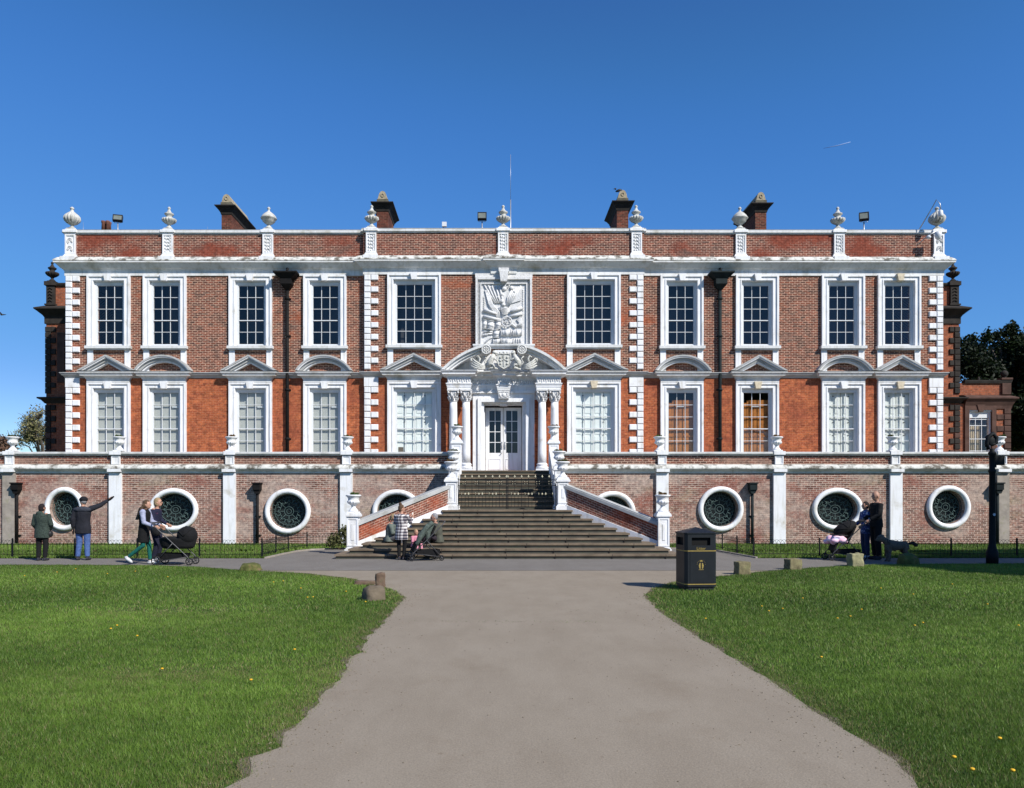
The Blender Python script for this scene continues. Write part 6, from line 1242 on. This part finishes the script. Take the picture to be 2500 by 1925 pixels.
# family on the steps
def plaid():
    m = bpy.data.materials.new('plaid_shirt'); m.use_nodes = True; nt = m.node_tree; L = nt.links; b = nt.nodes['Principled BSDF']; b.inputs['Roughness'].default_value = .9
    tc = nt.nodes.new('ShaderNodeTexCoord'); s = nt.nodes.new('ShaderNodeSeparateXYZ'); L.new(tc.outputs['Object'], s.inputs[0]); a = nt.nodes.new('ShaderNodeMath'); a.operation = 'ADD'; L.new(s.outputs[0], a.inputs[0]); L.new(s.outputs[1], a.inputs[1]); outs = []
    for src in (a.outputs[0], s.outputs[2]):
        q = nt.nodes.new('ShaderNodeMath'); q.operation = 'MULTIPLY'; q.inputs[1].default_value = 68; L.new(src, q.inputs[0]); w_ = nt.nodes.new('ShaderNodeMath'); w_.operation = 'SINE'; L.new(q.outputs[0], w_.inputs[0])
        g_ = nt.nodes.new('ShaderNodeMath'); g_.operation = 'GREATER_THAN'; g_.inputs[1].default_value = .0; L.new(w_.outputs[0], g_.inputs[0]); outs.append(g_.outputs[0])
    su = nt.nodes.new('ShaderNodeMath'); su.operation = 'ADD'; L.new(outs[0], su.inputs[0]); L.new(outs[1], su.inputs[1]); dv = nt.nodes.new('ShaderNodeMath'); dv.operation = 'MULTIPLY'; dv.inputs[1].default_value = .5; L.new(su.outputs[0], dv.inputs[0])
    r = nt.nodes.new('ShaderNodeValToRGB'); r.color_ramp.interpolation = 'CONSTANT'; r.color_ramp.elements[0].color = (.62, .60, .58, 1); e = r.color_ramp.elements.new(.4); e.color = (.22, .19, .20, 1); r.color_ramp.elements[2].position = .9; r.color_ramp.elements[2].color = (.02, .022, .04, 1); L.new(dv.outputs[0], r.inputs[0]); L.new(r.outputs[0], b.inputs['Base Color']); return m
def cone(o, J, hp, Rf): b = MB(); w0 = J['wrR'] + V(.03, .02, .10); b.tube([w0 - V(0, 0, .07), w0], [.006, .022], 8); b.use(mat('ice_cream', (.8, .72, .62), .6)); b.ell(w0 + V(0, 0, .02), (.028, .028, .035), 8, 6); local(b, 'ice_cream', MATS['ice_cream'], o)
person('standing person in a checked shirt and black leggings with a hair bun', (X(981, 21.5), 21.45, 0), R(70), 1.50, dict(elR=(.10, -.26, 1.14), wrR=(.24, -.26, 1.30), wrL=(.2, .14, 1.1), elL=(.05, .24, 1.12), face=(.75, -.66, 0), ankL=(-.02, .07, .08), ankR=(-.02, -.08, .08)), girth=1.22, top=plaid(), hem=.62, legs=(TR_BLK, .0), shoes=SH_D, hair='bun', hairm=HAIR_B, extra=cone)
SIT = dict(pelvis=(0, 0, .10), chest=(.05, 0, .43), neck=(.09, 0, .60), head=(.13, 0, .755), hipL=(.02, .10, .10), hipR=(.02, -.10, .10), kneeL=(.40, .12, .28), kneeR=(.40, -.12, .26), ankL=(.44, .11, -.10), ankR=(.42, -.12, -.10), shL=(.08, .18, .55), shR=(.08, -.18, .55), elL=(.16, .22, .30), elR=(.16, -.22, .30), wrL=(.36, .12, .32), wrR=(.36, -.12, .32))
person('person in a pale grey green padded coat sitting half hidden on the steps', (X(951, 22.75), 22.85, .393), R(-12), 1.62, SIT, girth=1.38, top=fab('grey_green_padded_coat', (.13, .155, .135), .25, 8), hem=.04, legs=(fab('grey_trousers', (.10, .10, .11)), .01), shoes=SH_W, hair='pony', hairm=HAIR_L, collar=True)
person('small child in pink sitting on the steps between the adults', (X(1011, 22.35), 22.45, .262), R(-50), 1.02, SIT, girth=1.15, top=fab('pink_top', (.60, .24, .32), .3, 40), hem=.06, legs=(fab('pink_leggings', (.72, .30, .38), .2), .0), shoes=SH_W, hair='short', hairm=HAIR_L, child=True)
person('grey haired person in an olive hooded coat sitting on the steps behind the pushchair', (X(1070, 22.6), 22.7, .393), R(192), 1.66, SIT, girth=1.36, top=fab('olive_coat', (.075, .078, .06), .3, 8), hem=.02, legs=(fab('plum_trousers', (.03, .022, .03)), .012), shoes=SH_D, hair='short', hairm=HAIR_G, hood=True)
# couple in the shade on the right
person('bald person in a black jacket and trousers pushing the black pushchair in the shade', (X(2135, 21.7), 21.6, 0), R(180), 1.87, dict(elL=(.05, .22, 1.10), wrL=(.24, .16, .98), elR=(.05, -.22, 1.10), wrR=(.25, -.16, .98), face=(1, .1, -.05)), girth=1.16, top=fab('black_jacket', (.006, .0065, .008)), hem=.80, legs=(TR_BLK, .016), shoes=SH_D, hair=None, hairm=HAIR_D, skin=mat('tanned_skin', (.36, .20, .14), .5, .1, 20))
person('dark haired person in a blue patterned top beside the bald pushchair walker', (X(2113, 22.0), 22.0, 0), R(185), 1.58, dict(elL=(.04, .21, 1.10), wrL=(.2, .18, 1.0), elR=(.04, -.21, 1.10), wrR=(.2, -.18, 1.0)), girth=1.08, top=fab('blue_patterned_top', (.035, .06, .20), .3, 12, patch=(.45, .5, .6), pscale=22, plo=.55, phi=.6), hem=.74, legs=(fab('dark_blue_jeans', (.025, .04, .09)), .008), shoes=SH_W, hair='pony', hairm=HAIR_D, collar=True)

# ------------------------------------------------------------------ pushchairs (local +X is the way they roll)
TYRE = mat('tyre', (.015, .015, .016), .8); BLKF = fab('black_fabric', (.006, .006, .007)); ALU = mat('grey_tube', (.07, .07, .075), .45, .1, 20, metal=.3)
def wheel(o, x, y, r, w_=.03):
    b = MB(); b.tube([(x + (r - w_ / 2) * math.cos(a), y, r + (r - w_ / 2) * math.sin(a)) for a in [2 * PI * j / 20 for j in range(20)]], w_ / 2, 8, closed=True); wh = local(b, 'wheel', TYRE, o)
    b = MB(); b.tube([(x, y - .02, r), (x, y + .02, r)], .025, 8)
    for k in range(5): a = 2 * PI * k / 5; b.tube([(x, y, r), (x + (r - w_) * math.cos(a), y, r + (r - w_) * math.sin(a))], .008, 5)
    local(b, 'rim', ALU, wh)
def pushchair(name, label, cat, loc, rz, kind, frm=ALU):
    o = empty(name, loc, label, cat, None, rz); b = MB()
    for s in (-1, 1):
        y = .25 * s
        b.tube([(-.42, y, 1.02), (-.36, y, .94), (.42, y, .22), (.48, y, .12)], .013, 8); b.tube([(-.34, y, .10), (-.05, y, .42), (.06, y, .54)], .012, 8); b.tube([(-.34, y, .10), (.40, y, .20)], .009, 6)
    b.tube([(-.42, -.25, 1.02), (-.45, -.2, 1.05), (-.45, .2, 1.05), (-.42, .25, 1.02)], .018, 8); b.tube([(-.34, -.25, .1), (-.34, .25, .1)], .012, 6); b.tube([(.46, -.25, .14), (.46, .25, .14)], .012, 6)
    local(b, 'frame', frm, o)
    for s in (-1, 1):
        wheel(o, -.34, .27 * s, .12 if kind != 'buggy' else .075); wheel(o, .46, .22 * s, .095 if kind != 'buggy' else .075)
    b = MB(); b.add([(-.30, -.2, .13), (.30, -.2, .17), (.30, .2, .17), (-.30, .2, .13), (-.32, -.22, .30), (.33, -.22, .28), (.33, .22, .28), (-.32, .22, .30)], [(0, 1, 5, 4), (1, 2, 6, 5), (2, 3, 7, 6), (3, 0, 4, 7), (0, 3, 2, 1)]); local(b, 'basket', BLKF, o)
    def hood(cx, cz, rx, rz, tilt):
        b = MB(); Rm = Matrix.Rotation(R(tilt), 3, 'Y'); b.ell((cx, 0, cz), (rx, .235, rz), 20, 12, Rm)
        n = len(b.v)
        for k in range(3):          # ribs
            a = R(40 + 45 * k); b.tube([tuple(Vector((cx, 0, cz)) + Rm @ Vector((rx * 1.02 * math.cos(a) * math.sin(t), -.24 * math.cos(t), rz * 1.02 * math.sin(a) * math.sin(t)))) for t in [PI * j / 12 for j in range(13)]], .010, 5)
        return local(b, 'hood', BLKF, o)
    if kind == 'pram':
        b = MB(); rings(b, [(.10, 0, .40, .36, .17), (.10, 0, .46, .42, .21), (.10, 0, .60, .46, .23), (.10, 0, .66, .46, .235)], 24); finish(b, 'carrycot', BLKF, o, .015, .6, 2); hood(.33, .72, .25, .24, -10)
        b = MB(); b.ell((-.08, 0, .66), (.26, .22, .05), 14, 8); local(b, 'cover', BLKF, o)
    else:
        b = MB()
        b.tube([(-.22, 0, .86), (-.10, 0, .60), (.0, 0, .46), (.22, 0, .48), (.30, 0, .34)], [.16, .18, .18, .17, .15], 10, flat=.28) if False else None
        for (x0, z0, x1, z1) in ((-.20, .92, .02, .46), (.0, .46, .28, .50), (.28, .50, .38, .26)):
            d = Vector((x1 - x0, z1 - z0)).normalized(); n_ = (-d.y * .022, d.x * .022); b.prism([(x0 + n_[0], z0 + n_[1]), (x1 + n_[0], z1 + n_[1]), (x1 - n_[0], z1 - n_[1]), (x0 - n_[0], z0 - n_[1])], -.19, .19)
        local(b, 'seat', BLKF, o); hood(.02, .86, .33, .15, 28) if kind == 'hooded' else None
        if kind == 'hooded':
            b = MB(); g = random.Random(3)
            for k in range(14): b.ell((.28 + g.uniform(-.18, .18), g.uniform(-.2, .2), .54 + g.uniform(-.07, .07)), (.12, .10, .07), 10, 6)
            bl = finish(b, 'blanket', mat('pink_white_blanket', (.75, .36, .45), .9, .1, 8, .004, 50, col2=(.62, .66, .82)), o, .015, .5, 3)
            b = MB(); b.tube([(.05, -.24, .66), (.30, -.24, .68), (.34, -.15, .68), (.34, .15, .68), (.30, .24, .68), (.05, .24, .66)], .016, 8); local(b, 'bumper_bar', BLK, o)
    return o
pushchair('pram', 'black pram with carrycot and raised hood pushed by the long haired person', 'pram', (X(425, 19.85), 19.85, .006), 0, 'pram')
pushchair('pushchair', 'black hooded pushchair with a pink and white blanket, in the shade on the right', 'pushchair', (X(2060, 21.5), 21.4, .006), R(180), 'hooded')
pc = pushchair('pushchair', 'dark folding pushchair parked by the steps with a coat over its handles', 'pushchair', (X(1042, 21.35), 21.3, .006), R(200), 'buggy')
b = MB(); g = random.Random(5); x0, y0 = X(1050, 21.3), 21.25      # coat hanging over the handles
for k in range(7): t = k / 6; b.tube([(x0 + .08 - .03 * t, y0 - .10 + .2 * t, 1.02), (x0 - .06, y0 - .16 + .28 * t, .92), (x0 - .22 - .03 * g.random(), y0 - .2 + .36 * t, .66), (x0 - .38 + .06 * g.random(), y0 - .2 + .38 * t, .40 + .05 * g.random())], [.06, .07, .075, .05], 8)
b.tube([(x0 + .08, y0, 1.0), (x0 - .05, y0 - .05, .75), (x0 - .05, y0 - .08, .5)], [.06, .08, .05], 8)
for v_ in range(len(b.v)): b.v[v_] = tuple(Vector(b.v[v_]) - Vector((x0, y0, 1.0)))
ct = finish(b, 'draped_coat', fab('faded_green_coat', (.085, .11, .095), .5, 14), None, .014, .5, 2); ct.location = (x0, y0, 1.0); tag(ct, 'grey green coat draped over the handles of the pushchair by the steps', 'coat')

# ------------------------------------------------------------------ the dog
dg_ = empty('dog', (X(2187, 20.9), 20.9, .006), 'shaggy grey dog with a dark tail standing behind the bald walker', 'dog', None, R(180)); b = MB()
dg_.scale = (1.06, 1.06, 1.06); b.tube([(-.26, 0, .40), (-.12, 0, .39), (.06, 0, .39), (.20, 0, .41)], [.105, .11, .13, .135], 12); b.ell((.17, 0, .36), (.11, .10, .13), 12, 8); b.ell((-.22, 0, .38), (.11, .09, .11), 12, 8)
b.tube([(.20, 0, .45), (.29, 0, .53), (.34, 0, .56)], [.085, .07, .07], 10); b.ell((.37, 0, .57), (.10, .09, .09), 12, 8); b.tube([(.40, 0, .555), (.50, 0, .53)], [.045, .032], 8); b.ell((.355, 0, .635), (.06, .06, .035), 8, 6)
for s in (-1, 1):
    b.ell((.35, s * .075, .55), (.035, .02, .07), 8, 6); b.tube([(.19, s * .06, .36), (.18, s * .065, .22), (.19, s * .065, .12), (.19, s * .065, .03)], [.055, .036, .030, .027], 8); b.ell((.21, s * .065, .022), (.042, .028, .022), 8, 5)
    o_ = .08 * s; b.tube([(-.24, s * .06, .36), (-.19, s * .07, .25), (-.30, s * .07, .16), (-.27, s * .07, .03)], [.075, .05, .030, .026], 8); b.ell((-.25, s * .07, .022), (.042, .028, .022), 8, 5)
body = finish(b, 'body', fab('grey_curly_fur', (.12, .095, .075), .5, 40), dg_, .011, .6, 1)
tx = bpy.data.textures.new('curl', 'CLOUDS'); tx.noise_scale = .03; dm_ = body.modifiers.new('curl', 'DISPLACE'); dm_.texture = tx; dm_.strength = .022; dm_.mid_level = .45
b = MB(); b.tube([(-.32, 0, .44), (-.42, 0, .46), (-.50, 0, .40), (-.54, 0, .38)], [.03, .045, .05, .015], 8); local(b, 'tail', fab('black_fur', (.02, .018, .018), .4, 40), dg_)
b = MB(); b.tube([(.235 + 0 * math.cos(a), .082 * math.cos(a), .485 + .075 * math.sin(a)) for a in [2 * PI * j / 16 for j in range(16)]], .012, 6, closed=True); local(b, 'collar', BLK, dg_)
b = MB(); b.ell((.525, 0, .535), (.016, .018, .014), 8, 5)
for s in (-1, 1): b.ell((.425, s * .035, .59), (.010, .008, .010), 6, 4)
local(b, 'nose_and_eyes', BLK, dg_)
